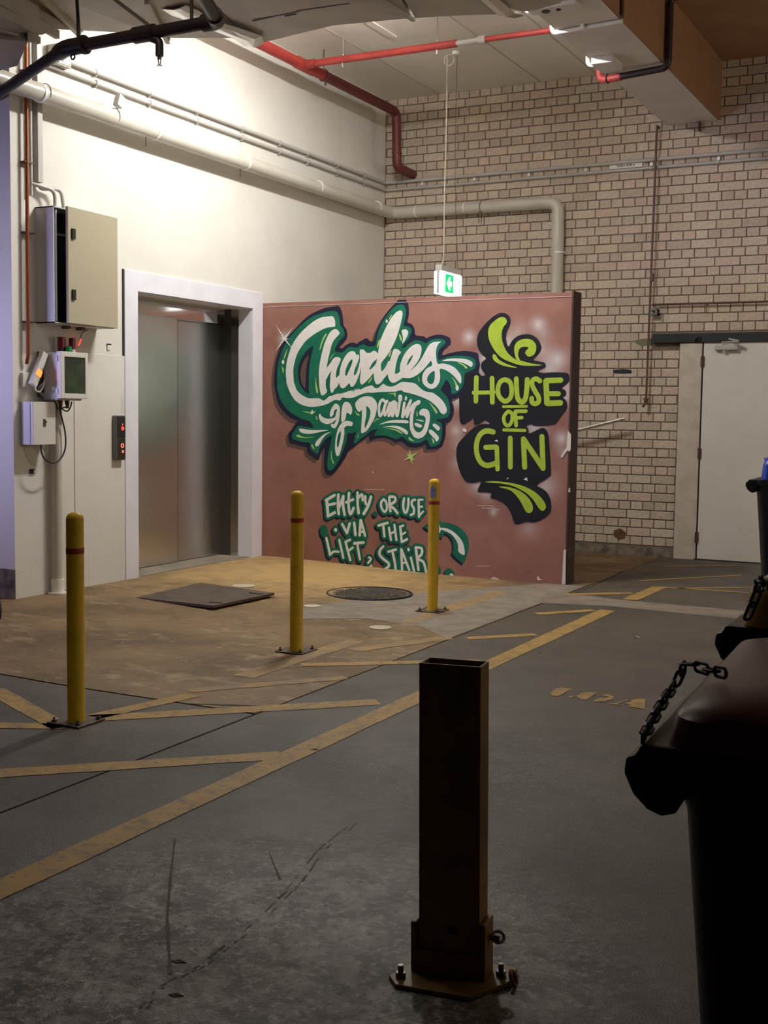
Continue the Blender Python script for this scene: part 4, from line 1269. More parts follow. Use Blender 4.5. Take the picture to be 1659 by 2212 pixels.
MB().tube(fillet([(2.97, -3.66, 4.2), (2.97, -3.66, 4.085), (3.03, -3.66, 4.085)], .03, 5), .016, 10).build('elbow', 'pvc_bright', t, smooth=True)

# brown steel pipes on the brick wall
t = thing('hose_pipe', 'thin brown water pipe down the brick wall ending in a tap', 'pipe', (2.92, -.04, 2))
MB().tube([(2.925, -.068, 4.10), (2.90, -.068, 1.50)], .0105, 10).build('pipe_run', 'brown_pipe', t, smooth=True)
MB().box((2.905, -.085, 2.64), (2.935, -.05, 2.72), .004).build('valve', 'brown_pipe', t)
MB().tube([(2.90, -.068, 1.53), (2.90, -.068, 1.48)], .019, 10).tube([(2.90, -.068, 1.49), (2.885, -.11, 1.455)], .013, 10).tube([(2.87, -.07, 1.53), (2.93, -.07, 1.53)], .006, 8).build('tap', 'rust', t, smooth=True)
MB().tube([(2.925, -.068, 4.09), (2.925, 0, 4.09)], .014, 8).build('wall_bracket', 'brown_pipe', t)
MB().box((2.91, -.085, 2.365), (2.985, -.0, 2.380)).box((2.91, -.085, 2.325), (2.985, -.0, 2.338)).box((2.965, -.086, 2.325), (2.985, .0, 2.38)).build('pipe_clamp', 'dark_steel', t)
t = thing('cross_pipe', 'thin brown pipe running right above the door lintel', 'pipe', (3.5, -.05, 2.42))
MB().tube([(2.935, -.068, 2.425), (2.97, -.05, 2.425), (4.72, -.05, 2.42)], .010, 10).build('pipe_run', 'brown_pipe', t, smooth=True)
MB().tube([(3.44, 0, 2.42), (3.44, -.05, 2.42)], .007, 8).tube([(3.44, -.03, 2.42), (3.435, -.02, 2.33)], .004, 6).build('bracket', 'brown_pipe', t)
MB().box((3.31, -.06, 4.02), (3.325, -.0, 4.10)).build('bracket', 'brown_pipe', ceiling)

# handrail behind the partition
hr0, hr1 = PB(1245, 930, -.17), PB(1350, 904, -.17)
t = thing('handrail', 'chrome handrail rising from behind the partition against the brick wall', 'handrail', (2.45, -.08, 1.27))
MB().tube([hr0 + (hr0 - hr1) * 2.0, hr0, hr1], .019, 14).build('rail', 'rail_steel', t, smooth=True)
for x in (1.4, 1.85):
    MB().tube([(x, 0, hr0.z - .07 + (x - hr0.x) * .26), (x, -.17, hr0.z - .02 + (x - hr0.x) * .26)], .008, 8).build('rail_bracket', 'chrome', t, smooth=True)

# dark sprinkler pipe below the duct
t = thing('sprinkler_pipe', 'black sprinkler pipe hanging below the metal duct', 'pipe', (1.7, -6.19, 3.4))
ZS = 3.40
a0, a1, a2, a3 = PF(0, 200, ZS), PF(142, 104, ZS), PF(470, 45, ZS), PF(425, -30, ZS)
a0 = a0 + (a0 - a1) * .5
MB().tube([a0, a1, a2], .034, 16).build('pipe_run', 'dark_red_pipe', t, smooth=True)
MB().tube([a2, a3, a3 + (a3 - a2) * 2], .036, 16).build('pipe_run', 'dark_red_pipe', t, smooth=True)
b1 = a1 + (a2 - a1).normalized() * .13
MB().tube(fillet([a1 + (a0 - a1).normalized() * .1, a1, b1], .05, 6), .046, 16).tube([b1, b1 + (a2 - a1).normalized() * .02], .052, 16).build('elbow', 'dark_red_pipe', t, smooth=True)
MB().tube(fillet([a2 + (a1 - a2).normalized() * .09, a2, a2 + (a3 - a2).normalized() * .09], .04, 6), .046, 16).build('elbow', 'dark_red_pipe', t, smooth=True)
dr = (a2 - a1).normalized()
pt = a1.lerp(a2, .54)
MB().tube([pt - dr * .07, pt + dr * .07], .044, 16).tube(fillet([pt, pt + Vector((.06, .0, -.035)), pt + Vector((.10, 0, -.05)), pt + Vector((.10, 0, -.13))], .03, 5), .022, 12).build('tee', 'dark_red_pipe', t, smooth=True)
hd = pt + Vector((.10, 0, -.13))
MB().tube([hd, hd + Vector((0, 0, -.02))], .012, 10).tube([hd + Vector((.009, 0, -.02)), hd + Vector((.003, 0, -.05))], .003, 6).tube([hd + Vector((-.009, 0, -.02)), hd + Vector((-.003, 0, -.05))], .003, 6).tube([hd + Vector((0, 0, -.05)), hd + Vector((0, 0, -.054))], .017, 12).build('sprinkler_head', 'chrome', t, smooth=True)
for k, dx in ((.09, -.02), (.84, -.02)):
    p = a1.lerp(a2, k)
    MB().tube(fillet([p, p + Vector((0, 0, .12)), p + Vector((dx, 0, .42))], .05, 5), .010, 10).build('hanger', 'dark_red_pipe', t, smooth=True)
p = a1.lerp(a2, .05)
MB().torus(p + Vector((.0, 0, -.055)), (0, 1, 0), .014, .005, 12, 6).build('plug', 'dark_red_pipe', t, smooth=True)

# ================================================================== DUCT
ZD, ZT = 3.80, 4.08
duct = thing('air_duct', 'large dented sheet metal air duct under the ceiling', 'duct', (2, -5.3, 3.8))


def duct_section(name, pix, near, m='duct_metal', z=ZD, sag=.025, zt=ZT, zz=None):
    """far edge given as photo points unprojected to the bottom level, near edge as plain metres"""
    zz = zz or [z] * len(pix)
    far = [PF(px, py, q) for (px, py), q in zip(pix, zz)]
    pts = far + [Vector((x, y, q)) for x, y, q in near]
    n = len(pts)
    c = sum(pts, Vector()) / n + Vector((0, 0, -sag))
    top = [Vector((p.x, p.y, zt)) for p in pts]
    mb = MB()
    v = [tuple(p) for p in pts] + [tuple(p) for p in top] + [tuple(c)]
    f = [(i, (i + 1) % n, 2 * n) for i in range(n)]
    f += [(i, n + i, n + (i + 1) % n, (i + 1) % n) for i in range(n)]
    f += [tuple(n + i for i in range(n))]
    mb.add(v, f)
    return mb.build(name, m, duct), far


E = lambda px, py, z=ZD: PF(px, py, z)
s1, f1 = duct_section('duct_section', [(174, 66), (280, 71), (350, 81)], [(1.35, -6.6, ZD), (.95, -6.9, ZD)])
s2, f2 = duct_section('duct_section', [(365, 82), (500, 82), (545, 97)], [(2.0, -6.6, ZD), (1.38, -6.6, ZD)])
s3, f3 = duct_section('duct_section', [(547, 97), (720, 55), (890, 39)], [(3.1, -6.5, ZD), (2.02, -6.6, ZD)], sag=.02)
s4, f4 = duct_section('duct_section', [(897, 39), (1000, 33), (1085, 31)], [(3.5, -6.5, ZD), (3.12, -6.5, ZD)], sag=.015)
s5, f5 = duct_section('duct_end', [(1100, 30), (1160, 21), (1212, 6)], [(3.62, -6.0, ZD), (3.5, -6.5, ZD)], sag=0)
tag(s5, 'right end piece of the duct')
s6, f6 = duct_section('duct_elbow', [(0, 152), (38, 142), (60, 90), (85, 76)], [(.86, -7.2, 3.62), (-.6, -7.2, 3.5)], zz=[3.46, 3.47, 3.54, 3.6], sag=.0, zt=3.98)
tag(s6, 'drooping left elbow of the duct')
s7, f7 = duct_section('duct_collar', [(88, 76), (122, 63), (172, 66)], [(.95, -6.9, ZD), (.87, -7.2, 3.66)], zz=[3.62, 3.70, ZD], sag=0, zt=4.02)
tag(s7, 'tapered collar of the duct')


def seam(pa, pb, w=.03, h=.04, z=ZD, m='duct_metal'):
    a, b = PF(*pa, z), PF(*pb, z)
    a = a + (a - b) * .25
    d = (b - a).normalized()
    n = Vector((-d.y, d.x, 0)) * w / 2
    v = []
    for p in (a, b):
        for q in (n, -n):
            for dz in (.01, -h): v.append(tuple(p + q + Vector((0, 0, dz))))
    mb = MB()
    mb.add(v, [(0, 1, 3, 2), (4, 6, 7, 5), (0, 4, 5, 1), (2, 3, 7, 6), (1, 5, 7, 3), (0, 2, 6, 4)])
    return mb.build('seam_flange', m, duct)


seam((108, 2), (172, 66)); seam((327, 13), (363, 82)); seam((834, 2), (894, 40), .02, .02)
seam((20, 8), (124, 70), z=3.70); seam((0, 58), (84, 84), .035, .03, z=3.60)
# foil wrap and torn lining
mb = MB()
prev = None
path = [(375, 12), (400, 26), (440, 44), (490, 60), (535, 78), (548, 94)]
for i, (px, py) in enumerate(path):
    c = E(px, py, ZD - .02)
    w = .085 + .02 * math.sin(i * 2.1)
    prev_d = E(path[min(i + 1, 5)][0], path[min(i + 1, 5)][1], ZD) - E(path[max(i - 1, 0)][0], path[max(i - 1, 0)][1], ZD)
    n = Vector((-prev_d.y, prev_d.x, 0)).normalized()
    for k in range(5):
        o = c + n * w * (k / 2 - 1) + Vector((0, 0, -.02 * math.sin(k / 4 * math.pi) + random.uniform(-.008, .004)))
        mb.v.append(tuple(o))
for i in range(5):
    for k in range(4):
        mb.f.append((i * 5 + k, i * 5 + k + 1, (i + 1) * 5 + k + 1, (i + 1) * 5 + k))
o = mb.build('foil_tape', 'foil', duct)
so = o.modifiers.new('solid', 'SOLIDIFY'); so.thickness = .006
tag(o, 'crumpled silver foil tape')
mb = MB()
for i, (px, py) in enumerate([(1045, -14), (1070, 8), (1095, 30), (1112, 34)]):
    c = E(px, py, ZD - .012)
    for k in range(3):
        mb.v.append(tuple(c + Vector((.05 * (k - 1), .012 * (k - 1), -.012 * (k == 1)))))
for i in range(3):
    for k in range(2): mb.f.append((i * 3 + k, i * 3 + k + 1, (i + 1) * 3 + k + 1, (i + 1) * 3 + k))
o = mb.build('foil_tape', 'foil', duct)
so = o.modifiers.new('solid', 'SOLIDIFY'); so.thickness = .005
mb = MB()
for (a, b), (c, d) in (((546, 46), (605, 33)), ((605, 33), (650, 24)), ((640, 24), (755, 8)), ((615, 34), (640, 30))):
    p, q = E(a, b, ZD - .014), E(c, d, ZD - .014)
    n = Vector((0, .011, 0))
    mb.add([tuple(p + n), tuple(p - n * .4), tuple(q - n * .5), tuple(q + n * .6)], [(0, 1, 2, 3)])
o = mb.build('tear', 'duct_dark', duct)
so = o.modifiers.new('solid', 'SOLIDIFY'); so.thickness = .004
for px, py in ((178, 70), (425, 34)):
    p = E(px, py)
    MB().tube([p, p + Vector((0, 0, .86))], .006, 8).build('hanger_rod', 'satin_steel', duct)
# clear plastic wrap piece above the pipe
o = MB().box((1.72, -6.22, 3.74), (1.86, -6.10, 3.80), .01).build('plastic_wrap', 'foil', duct)

# hidden batten that lights the bay
LX, LZ = 2.0, 4.40
bt = thing('fluorescent_batten', 'twin tube fluorescent batten on the ceiling above the duct', 'light', (LX, -3.85, 4.5))
MB().box((LX - .025, -4.34, LZ + .045), (LX + .025, -3.36, LZ + .085), .005).build('housing', 'pvc_white', bt)
for y in (-4.1, -3.6):
    MB().tube([(LX, y, LZ + .08), (LX, y, 4.65)], .006, 8).build('hanger_rod', 'satin_steel', bt)
for x in (LX - .05, LX + .05):
    MB().tube([(x, -4.30, LZ), (x, -3.40, LZ)], .016, 8).build('tube', 'lamp_tube', bt, smooth=True)
for y in (-4.31, -3.39):
    MB().box((LX - .07, y - .012, LZ - .025), (LX + .07, y + .012, LZ + .055)).build('lamp_holder', 'pvc_white', bt)

# ================================================================== WALL BOXES
cab = thing('electrical_cabinet', 'big beige steel electrical cabinet with its door ajar', 'cabinet', (.08, -4.85, 1.95))
mb = MB()
mb.box((0, -5.206, 1.945), (.165, -5.198, 2.735))
mb.box((0, -4.585, 1.945), (.165, -4.577, 2.735))
mb.box((0, -5.206, 2.727), (.165, -4.577, 2.735))
mb.box((0, -5.206, 1.945), (.165, -4.577, 1.953))
mb.build('cabinet_body', 'cabinet_grey', cab)
MB().box((0, -5.2, 1.95), (.01, -4.58, 2.73)).build('back_plate', 'black_interior', cab)
MB().box((.02, -5.165, 1.96), (.15, -5.155, 2.72)).build('inner_rail', 'cabinet_grey', cab)
mb = MB()
# door hinged on its right, swung a little open: prism in plan
hx, hy = .175, -4.575
ex, ey = PB(142, 570, -5.125).x, -5.125
d = Vector((ex - hx, ey - hy, 0)).normalized()
n = Vector((-d.y, d.x, 0))
if n.x < 0: n = -n
c0, c1 = Vector((hx, hy, 0)), Vector((ex, ey, 0))
poly = [(c0.x, c0.y), (c1.x, c1.y), ((c1 + n * .022).x, (c1 + n * .022).y), ((c0 + n * .022).x, (c0 + n * .022).y)]
dr_ = mb.prism(poly, 2, 1.948, 2.742).build('cabinet_door', 'cabinet_beige', cab, bevel=.003)
for z in (2.56, 2.145):
    p = c1.lerp(c0, .06) + n * .022
    q = p + n * .012 + d * -.034
    mb = MB()
    mb.prism([(p.x, p.y), (p.x - d.x * .034, p.y - d.y * .034), (q.x, q.y), ((p + n * .012).x, (p + n * .012).y)], 2, z - .035, z + .035)
    lk = mb.build('latch', 'black_plastic', dr_)
for y in (-4.93, -4.78):
    MB().box((.0, y - .02, 1.925), (.05, y + .02, 1.945)).build('gland', 'brown_pipe', cab)

sb = thing('switch_box', 'small grey square switch box under the monitor', 'box', (.06, -5.26, 1.11))
MB().box((0, -5.371, 1.108), (.095, -5.16, 1.402), .004).build('box_body', 'cabinet_grey', sb)
d_ = MB().box((.100, -5.371, 1.108), (.122, -5.152, 1.402), .004).build('box_door', 'grey_white_plastic', sb)
MB().box((.122, -5.275, 1.235), (.125, -5.250, 1.285)).build('lock_plate', 'brown_pipe', d_)
MB().tube([(.122, -5.248, 1.265), (.128, -5.248, 1.265)], .006, 10).build('lock', 'black_plastic', d_)
mb = MB().tube(smoothpts([(.05, -5.22, 1.11), (.06, -5.20, 1.07), (.06, -5.18, 1.06), (.05, -5.17, 1.11)], 5), .006, 8)
mb.build('cable_tail', 'pvc_white', sb, smooth=True)

# monitor: grey back box with a white framed screen standing off the wall
mo = thing('wall_monitor', 'white framed control screen hung on the wall beside the lift', 'screen', (.1, -5.05, 1.43))
MB().box((0.0, -5.20, 1.44), (.03, -4.93, 1.75)).build('wall_bracket', 'dark_steel', mo)
MB().box((.03, -5.175, 1.415), (.165, -4.925, 1.745), .01).build('monitor_back', 'cabinet_grey', mo)
fr = MB()
x0, x1 = .165, .205
ya, yb, za, zb = -5.185, -4.908, 1.428, 1.752
fr.box((x0, ya, za), (x1, ya + .036, zb), .003)
fr.box((x0, yb - .030, za), (x1, yb, zb), .003)
fr.box((x0, ya + .036, zb - .036), (x1, yb - .030, zb), .003)
fr.box((x0, ya + .036, za), (x1, yb - .030, za + .036), .003)
fr.build('screen_frame', 'grey_white_plastic', mo)
MB().box((x0, ya + .03, za + .03), (x1 - .006, yb - .025, zb - .03)).build('screen', 'screen_glass', mo)
for q in (zb - .07, za + .03):
    MB().box((x0 - .006, ya - .004, q), (x0 + .012, ya + .0, q + .04)).build('hinge', 'dark_steel', mo)
for y in (-5.10, -5.03):
    MB().tube([(.12, y, 1.415), (.12, y, 1.36)], .016, 10, r2=.010).build('cable_gland', 'rust', mo, smooth=True)

pb = thing('power_board', 'white tilted power board with glowing orange switches', 'power board', (.05, -5.26, 1.6))
a, b = PA(75, 832, .09), PA(100, 762, .09)
d = (b - a).normalized()
n = Vector((0, d.z, -d.y))
hw = .026
mb = MB()
poly = [a - n * hw, a + n * hw, b + n * hw, b - n * hw]
mb.prism([(p.y, p.z) for p in poly], 0, .05, .09)
mb.build('board', 'grey_white_plastic', pb, bevel=.004)
mb = MB()
q0, q1 = a.lerp(b, .28), a.lerp(b, .46)
mb.prism([(p.y, p.z) for p in (q0 - n * .024, q0 + n * .024, q1 + n * .024, q1 - n * .024)], 0, .089, .094)
tag(mb.build('switch', 'orange_glow', pb), 'glowing orange switches')
mb = MB().tube(smoothpts([a + Vector((0, .01, 0)), PA(77, 842, .08), PA(86, 846, .08), PA(93, 836, .08), PA(96, 822, .07)], 6), .005, 8)
mb.build('lead', 'pvc_bright', pb, smooth=True)
ou = thing('wall_outlet', 'white wall outlet behind the tilted power board', 'outlet', (.01, -5.33, 1.55))
MB().box((0, -5.365, 1.50), (.028, -5.295, 1.60), .004).build('outlet_plate', 'grey_white_plastic', ou)
co = thing('coiled_cable', 'loose coil of pale thin cable below the power board', 'cable', (.04, -5.2, 1.47))
mb = MB()
c = PA(97, 842, .06)
for k, (ry, rz, oy, oz) in enumerate(((.06, .045, 0, 0), (.052, .05, .008, .006), (.065, .035, -.006, .004))):
    mb.tube([c + Vector((.004 * k, oy + ry * math.cos(t * .35), oz + rz * math.sin(t * .35))) for t in range(19)], .0026, 6)
mb.build('cable', 'pvc_white', co, smooth=True)

t = thing('black_cable', 'black cable looping from the monitor down under the switch box', 'cable', (.06, -5.1, 1.2))
mb = MB()
mb.tube(smoothpts([PA(x, y, .115) for x, y in ((88, 960), (89, 975), (95, 990), (106, 998), (118, 1000), (130, 992), (139, 976), (142, 955), (140, 930), (134, 905), (130, 885), (131, 862))], 5), .0055, 8)
mb.tube(smoothpts([PA(x, y, .125) for x, y in ((116, 862), (121, 873), (126, 882), (136, 881), (144, 878), (142, 872), (141, 865))], 5), .005, 8)
mb.tube(smoothpts([PA(x, y, .125) for x, y in ((130, 880), (138, 886), (146, 888), (152, 880), (155, 868))], 5), .005, 8)
mb.build('cable', 'black_rubber', t, smooth=True)
for nm, (px, py), m, r, lab in (('left', (133, 742), 'beacon_red', .029, 'dark red beacon left of the two on top of the monitor'), ('right', (156, 744), 'beacon_red', .024, 'dark red beacon right of the two on top of the monitor')):
    t = thing('warning_beacon', lab, 'beacon', PA(px, py, .07), 'red beacons above the monitor')
    p = PA(px, py, .07)
    MB().tube([p + Vector((0, 0, -.10)), p + Vector((0, 0, -.035))], r * .95, 14).build('beacon_base', 'black_plastic' if nm == 'left' else 'cabinet_grey', t, smooth=True)
    MB().tube([p + Vector((0, 0, -.035)), p + Vector((0, 0, .035)), p + Vector((0, 0, .045))], r, 16).build('beacon_lens', m, t, smooth=True)
t = thing('warning_beacon', 'small green beacon in front of the red beacons', 'beacon', PA(148, 754, .12))
p = PA(148, 756, .12)
MB().tube([p + Vector((0, 0, -.03)), p + Vector((0, 0, .015)), p + Vector((0, 0, .024))], .022, 14).build('beacon_lens', 'beacon_green', t, smooth=True)
t = thing('indicator_light', 'thin glowing red indicator beside the beacons', 'light', PA(172, 740, .05))
MB().tube([PA(170, 746, .05), PA(175, 733, .05)], .005, 8).build('glow_strip', 'red_led', t, smooth=True)
MB().tube(smoothpts([PA(172, 741, .045), PA(176, 722, .03), PA(182, 716, .02), PA(190, 712, .02)], 4), .003, 6).build('lead', 'brown_pipe', t)
t = MB().box((.0061, -4.475, 1.838), (.0075, -4.425, 1.848)).build('wall_sticker', 'paint_navy')
tag(t, 'tiny blue and white sticker on the white wall above the call panel', 'sticker')
t.location.y = 0
MB().box((.0061, -4.468, 1.80), (.0072, -4.432, 1.838)).build('sticker_body', 'grey_white_plastic', t)
t = thing('key_reader', 'tiny black and pink reader low on the white wall', 'reader', (.005, -5.25, .93))
MB().box((0, -5.285, .905), (.012, -5.235, .938), .002).build('reader_body', 'black_plastic', t)
MB().box((.012, -5.254, .910), (.014, -5.238, .934)).build('reader_window', 'paint_haze', t)

cp = thing('call_panel', 'black and steel lift call panel with red lit digits', 'call panel', (.01, -4.364, 1.14))
MB().box((.0, -4.419, .975), (.045, -4.309, 1.312), .008).build('panel_body', 'dark_steel', cp)
MB().box((.043, -4.406, 1.15), (.049, -4.313, 1.305), .004).build('panel_glass', 'black_plastic', cp)
MB().box((.043, -4.406, .985), (.048, -4.313, 1.145), .003).build('panel_face', 'dark_steel', cp)
mb = MB()
mb.tube([(.049, -4.349, 1.215), (.0515, -4.349, 1.215)], .015, 14)
mb.box((.049, -4.354, 1.238), (.0505, -4.346, 1.252))
tag(mb.build('lit_digit', 'red_led', cp), 'red lit floor digit')
mb = MB()
mb.torus((.049, -4.352, 1.085), (1, 0, 0), .014, .004, 14, 6)
mb.torus((.049, -4.346, 1.04), (1, 0, 0), .008, .003, 14, 6)
tag(mb.build('call_button', 'red_led_dim', cp, smooth=True), 'pinkish lit call buttons')

# ================================================================== EXIT SIGN
cpt = PF(966, 118, H)
ex = thing('exit_sign', 'green and white illuminated arrow sign hanging on a cord', 'sign', (1.27, -1.23, 2.6))
cxs, sgz = 1.28, 2.588
y0, y1 = -1.36, -.90
zlo, zhi = sgz - .125, sgz + .085
MB().box((cxs - .04, y0 + .008, zhi), (cxs + .025, y1 - .005, zhi + .055), .004).build('sign_housing', 'exit_housing', ex)
MB().box((cxs - .050, y0, zlo), (cxs - .022, y1, zhi), .010).build('rear_diffuser', 'exit_white', ex)
f_ = MB().box((cxs + .004, y0, zlo), (cxs + .034, y1, zhi), .010).build('front_diffuser', 'exit_white', ex)
MB().box((cxs - .022, y0 + .006, zlo + .01), (cxs + .004, y1 - .006, zhi)).build('spine', 'exit_housing', ex)
X = cxs + .0345
MB().box((X, y0 + .075, zlo + .022), (X + .001, y0 + .255, zhi - .022)).build('arrow_panel', 'exit_green', f_)
mb = MB()
zm = (zlo + zhi) / 2
pts = [(.098, 0), (.160, .062), (.190, .062), (.178, .024), (.222, .024), (.222, -.024), (.178, -.024), (.190, -.062), (.160, -.062)]
V, T = triangulate([[(y0 + a, zm + b) for a, b in pts]])
mb.add([(X + .0015, v.x, v.y) for v in V], T)
mb.build('arrow', 'exit_white', f_)
MB().box((X, y1 - .085, zlo + .022), (X + .001, y1 - .05, zhi - .022)).build('pale_band', 'exit_pale', f_)
mb = MB()
mb.box((X, y1 - .155, zm - .03), (X + .001, y1 - .145, zm + .02)).box((X, y1 - .17, zm + .005), (X + .001, y1 - .14, zm + .012))
mb.build('figure_print', 'exit_pale', f_)
mb = MB()
mb.tube(smoothpts([(cpt.x, cpt.y, H), (cpt.x + .003, cpt.y, 4.0), (cpt.x - .004, cpt.y, 3.4), (cxs - .01, -1.24, sgz + .24), (cxs - .02, y0 + .06, sgz + .138)], 5), .0045, 8)
mb.build('cord', 'string', ex, smooth=True)
mb = MB().tube(smoothpts([(cpt.x + .11, cpt.y - .02, H), (cpt.x + .10, cpt.y, 3.6), (cxs + .0, y1 - .03, sgz + .135)], 6), .0025, 6)
mb.build('power_lead', 'brown_pipe', ex)
MB().tube([(cpt.x + .11, cpt.y - .05, H), (cpt.x + .11, cpt.y - .05, H - .03)], .035, 16).build('ceiling_rose', 'pvc_bright', ex, smooth=True)
MB().torus((cpt.x + .02, cpt.y, H - .05), (0, 1, 0), .05, .004, 16, 6).build('cable_loop', 'string', ex, smooth=True)
MB().tube([(cxs - .005, y0 + .12, sgz + .135), (cxs - .005, y0 + .12, sgz + .165)], .012, 10, r2=.004).build('hook', 'black_plastic', ex)

# ================================================================== BOLLARDS AND POST


def bollard(x, y, label, sticker=False):
    z = zf(x)
    t = thing('bollard', label, 'bollard', (x, y, z), 'yellow round bollards before the lift')
    bpt = MB()
    c, s_ = math.cos(.05), math.sin(.05)
    w = .088
    bpt.box((x - w, y - w, z), (x + w, y + w, z + .009))
    bpt.build('base_plate', 'base_plate_steel', t, bevel=.002)
    R = .0375
    prof = [(R + .004, .009), (R, .016), (R, .885), (R * .97, .893), (R * .80, .905), (R * .45, .913), (.001, .915)]
    mb = MB()
    rings = [[(x + r * math.cos(2 * math.pi * k / 24), y + r * math.sin(2 * math.pi * k / 24), z + h) for k in range(24)] for r, h in prof]
    mb.loft(rings).build('post', 'yellow_steel', t, smooth=True)
    mb = MB().tube([(x, y, z + .738), (x, y, z + .762)], R + .0012, 24)
    tag(mb.build('red_band', 'red_tape', t, smooth=True), 'red tape band')
    for a, b in ((-.066, -.066), (.066, .066), (.066, -.066), (-.066, .066)):
        MB().tube([(x + a, y + b, z + .008), (x + a, y + b, z + .018)], .012, 6).tube([(x + a, y + b, z + .015), (x + a, y + b, z + .030)], .005, 8).build('anchor_bolt', 'dark_steel', t)
    if sticker:
        mb = MB()
        v, f = [], []
        a0 = -math.pi / 2 + .18
        for i in range(9):
            for j in range(9):
                u, q = (i / 4 - 1), (j / 4 - 1)
                v.append((x + (R + .0018) * math.cos(a0 + u * .62), y + (R + .0018) * math.sin(a0 + u * .62), z + .822 + q * .042))
        for i in range(8):
            for j in range(8):
                if abs(i - 3.5) + abs(j - 3.5) < 5.6: f.append((i * 9 + j, (i + 1) * 9 + j, (i + 1) * 9 + j + 1, i * 9 + j + 1))
        mb.add(v, f)
        tag(mb.build('round_sticker', 'sticker_blue', t, smooth=True), 'round pale blue sticker')
    return t


mat('sticker_blue', (.16, .18, .42), .5, col2=(.40, .40, .46), nscale=90)
bollard(2.489, -7.618, 'leftmost yellow bollard standing on grey road nearest the camera')
bollard(2.486, -5.793, 'middle yellow bollard standing in front of the painted partition')
bollard(2.549, -4.106, 'farthest yellow bollard with a round blue sticker above its red band', True)

# fold down post
ps = thing('parking_post', 'dark yellow flat rectangular steel post with open top in the foreground', 'post', (4.88, -8.98, 0))
ang = math.radians(7)


def rot(px, py, cx=4.878, cy=-8.985):
    return (cx + px * math.cos(ang) - py * math.sin(ang), cy + px * math.sin(ang) + py * math.cos(ang))


def rbox(mb, x0, x1, y0, y1, z0, z1):
    return mb.prism([rot(x0, y0), rot(x1, y0), rot(x1, y1), rot(x0, y1)], 2, z0, z1)


hw, hd_, th = .0755, .036, .004
mb = MB()
out = [rot(-hw, -hd_), rot(hw, -hd_), rot(hw, hd_), rot(-hw, hd_)]
inn = [rot(-hw + th, -hd_ + th), rot(hw - th, -hd_ + th), rot(hw - th, hd_ - th), rot(-hw + th, hd_ - th)]
v = [(p[0], p[1], .03) for p in out] + [(p[0], p[1], .765) for p in out] + [(p[0], p[1], .765) for p in inn] + [(p[0], p[1], .40) for p in inn]
f = [(i, (i + 1) % 4, 4 + (i + 1) % 4, 4 + i) for i in range(4)] + [(4 + i, 4 + (i + 1) % 4, 8 + (i + 1) % 4, 8 + i) for i in range(4)] + [(8 + i, 8 + (i + 1) % 4, 12 + (i + 1) % 4, 12 + i) for i in range(4)] + [(0, 3, 2, 1), (12, 13, 14, 15)]
mb.add(v, f).build('post_tube', 'old_yellow_steel', ps)
mb = MB()
mb.prism([rot(-.105, -.125), rot(.075, -.125), rot(.145, -.02), rot(.145, .06), rot(-.09, .06), rot(-.135, -.085)], 2, .0, .012)
mb.build('base_plate', 'old_yellow_steel', ps, bevel=.002)
mb = MB()
rbox(mb, -.094, -.080, -.045, .03, .012, .135)
mb.build('side_lug', 'old_yellow_steel', ps, bevel=.003)
mb = MB()
rbox(mb, .080, .092, -.045, .03, .012, .150)
mb.build('side_lug', 'old_yellow_steel', ps, bevel=.003)
mb = MB()
rbox(mb, -.082, .084, -.048, -.037, .012, .070)
mb.build('front_lug', 'old_yellow_steel', ps, bevel=.002)
p = rot(0, -.02)
MB().tube([(*rot(-.10, .0), .105), (*rot(.115, .0), .105)], .008, 10).build('hinge_pin', 'dark_steel', ps, smooth=True)
c = rot(.112, .0)
MB().torus((c[0], c[1], .108), (.3, -.95, 0), .014, .0045, 16, 8).build('lock_ring', 'satin_steel', ps, smooth=True)
for a, b in ((-.105, -.085), (.118, .005)):
    q = rot(a, b)
    MB().tube([(q[0], q[1], .012), (q[0], q[1], .024)], .012, 6).tube([(q[0], q[1], .02), (q[0], q[1], .042)], .007, 8).build('anchor_bolt', 'dark_steel', ps)
q = rot(.15, -.0)
MB().torus((q[0], q[1], .012), (1, .2, .4), .018, .005, 12, 6).build('loose_shackle', 'rust', ps, smooth=True)
mb = MB()
v = [(*rot(.028, -hd_ - .0006), .715), (*rot(.050, -hd_ - .0006), .712), (*rot(.058, -hd_ - .0006), .722), (*rot(.058, -hd_ - .0006), .742), (*rot(.030, -hd_ - .0006), .745), (*rot(.024, -hd_ - .0006), .730)]
mb.add(v, [tuple(range(6))]).build('rust_patch', 'rust', ps)
mb = MB()
v = [(*rot(-.004, -hd_ - .0006), .115), (*rot(.02, -hd_ - .0006), .112), (*rot(.02, -hd_ - .0006), .135), (*rot(-.002, -hd_ - .0006), .132)]
mb.add(v, [(0, 1, 2, 3)]).build('slot', 'black_interior', ps)

ps.rotation_euler = (0, -.016, 0)
ps.location.x += .0125

# ================================================================== WHEELIE BINS (front faces -x)


def rrect(x0, x1, y0, y1, r, z, n=5):
    out = []
    for cx, cy, a in ((x1 - r, y1 - r, 0), (x0 + r, y1 - r, 90), (x0 + r, y0 + r, 180), (x1 - r, y0 + r, 270)):
        for k in range(n + 1):
            t = math.radians(a + 90 * k / n)
            out.append((cx + r * math.cos(t), cy + r * math.sin(t), z))
    return out


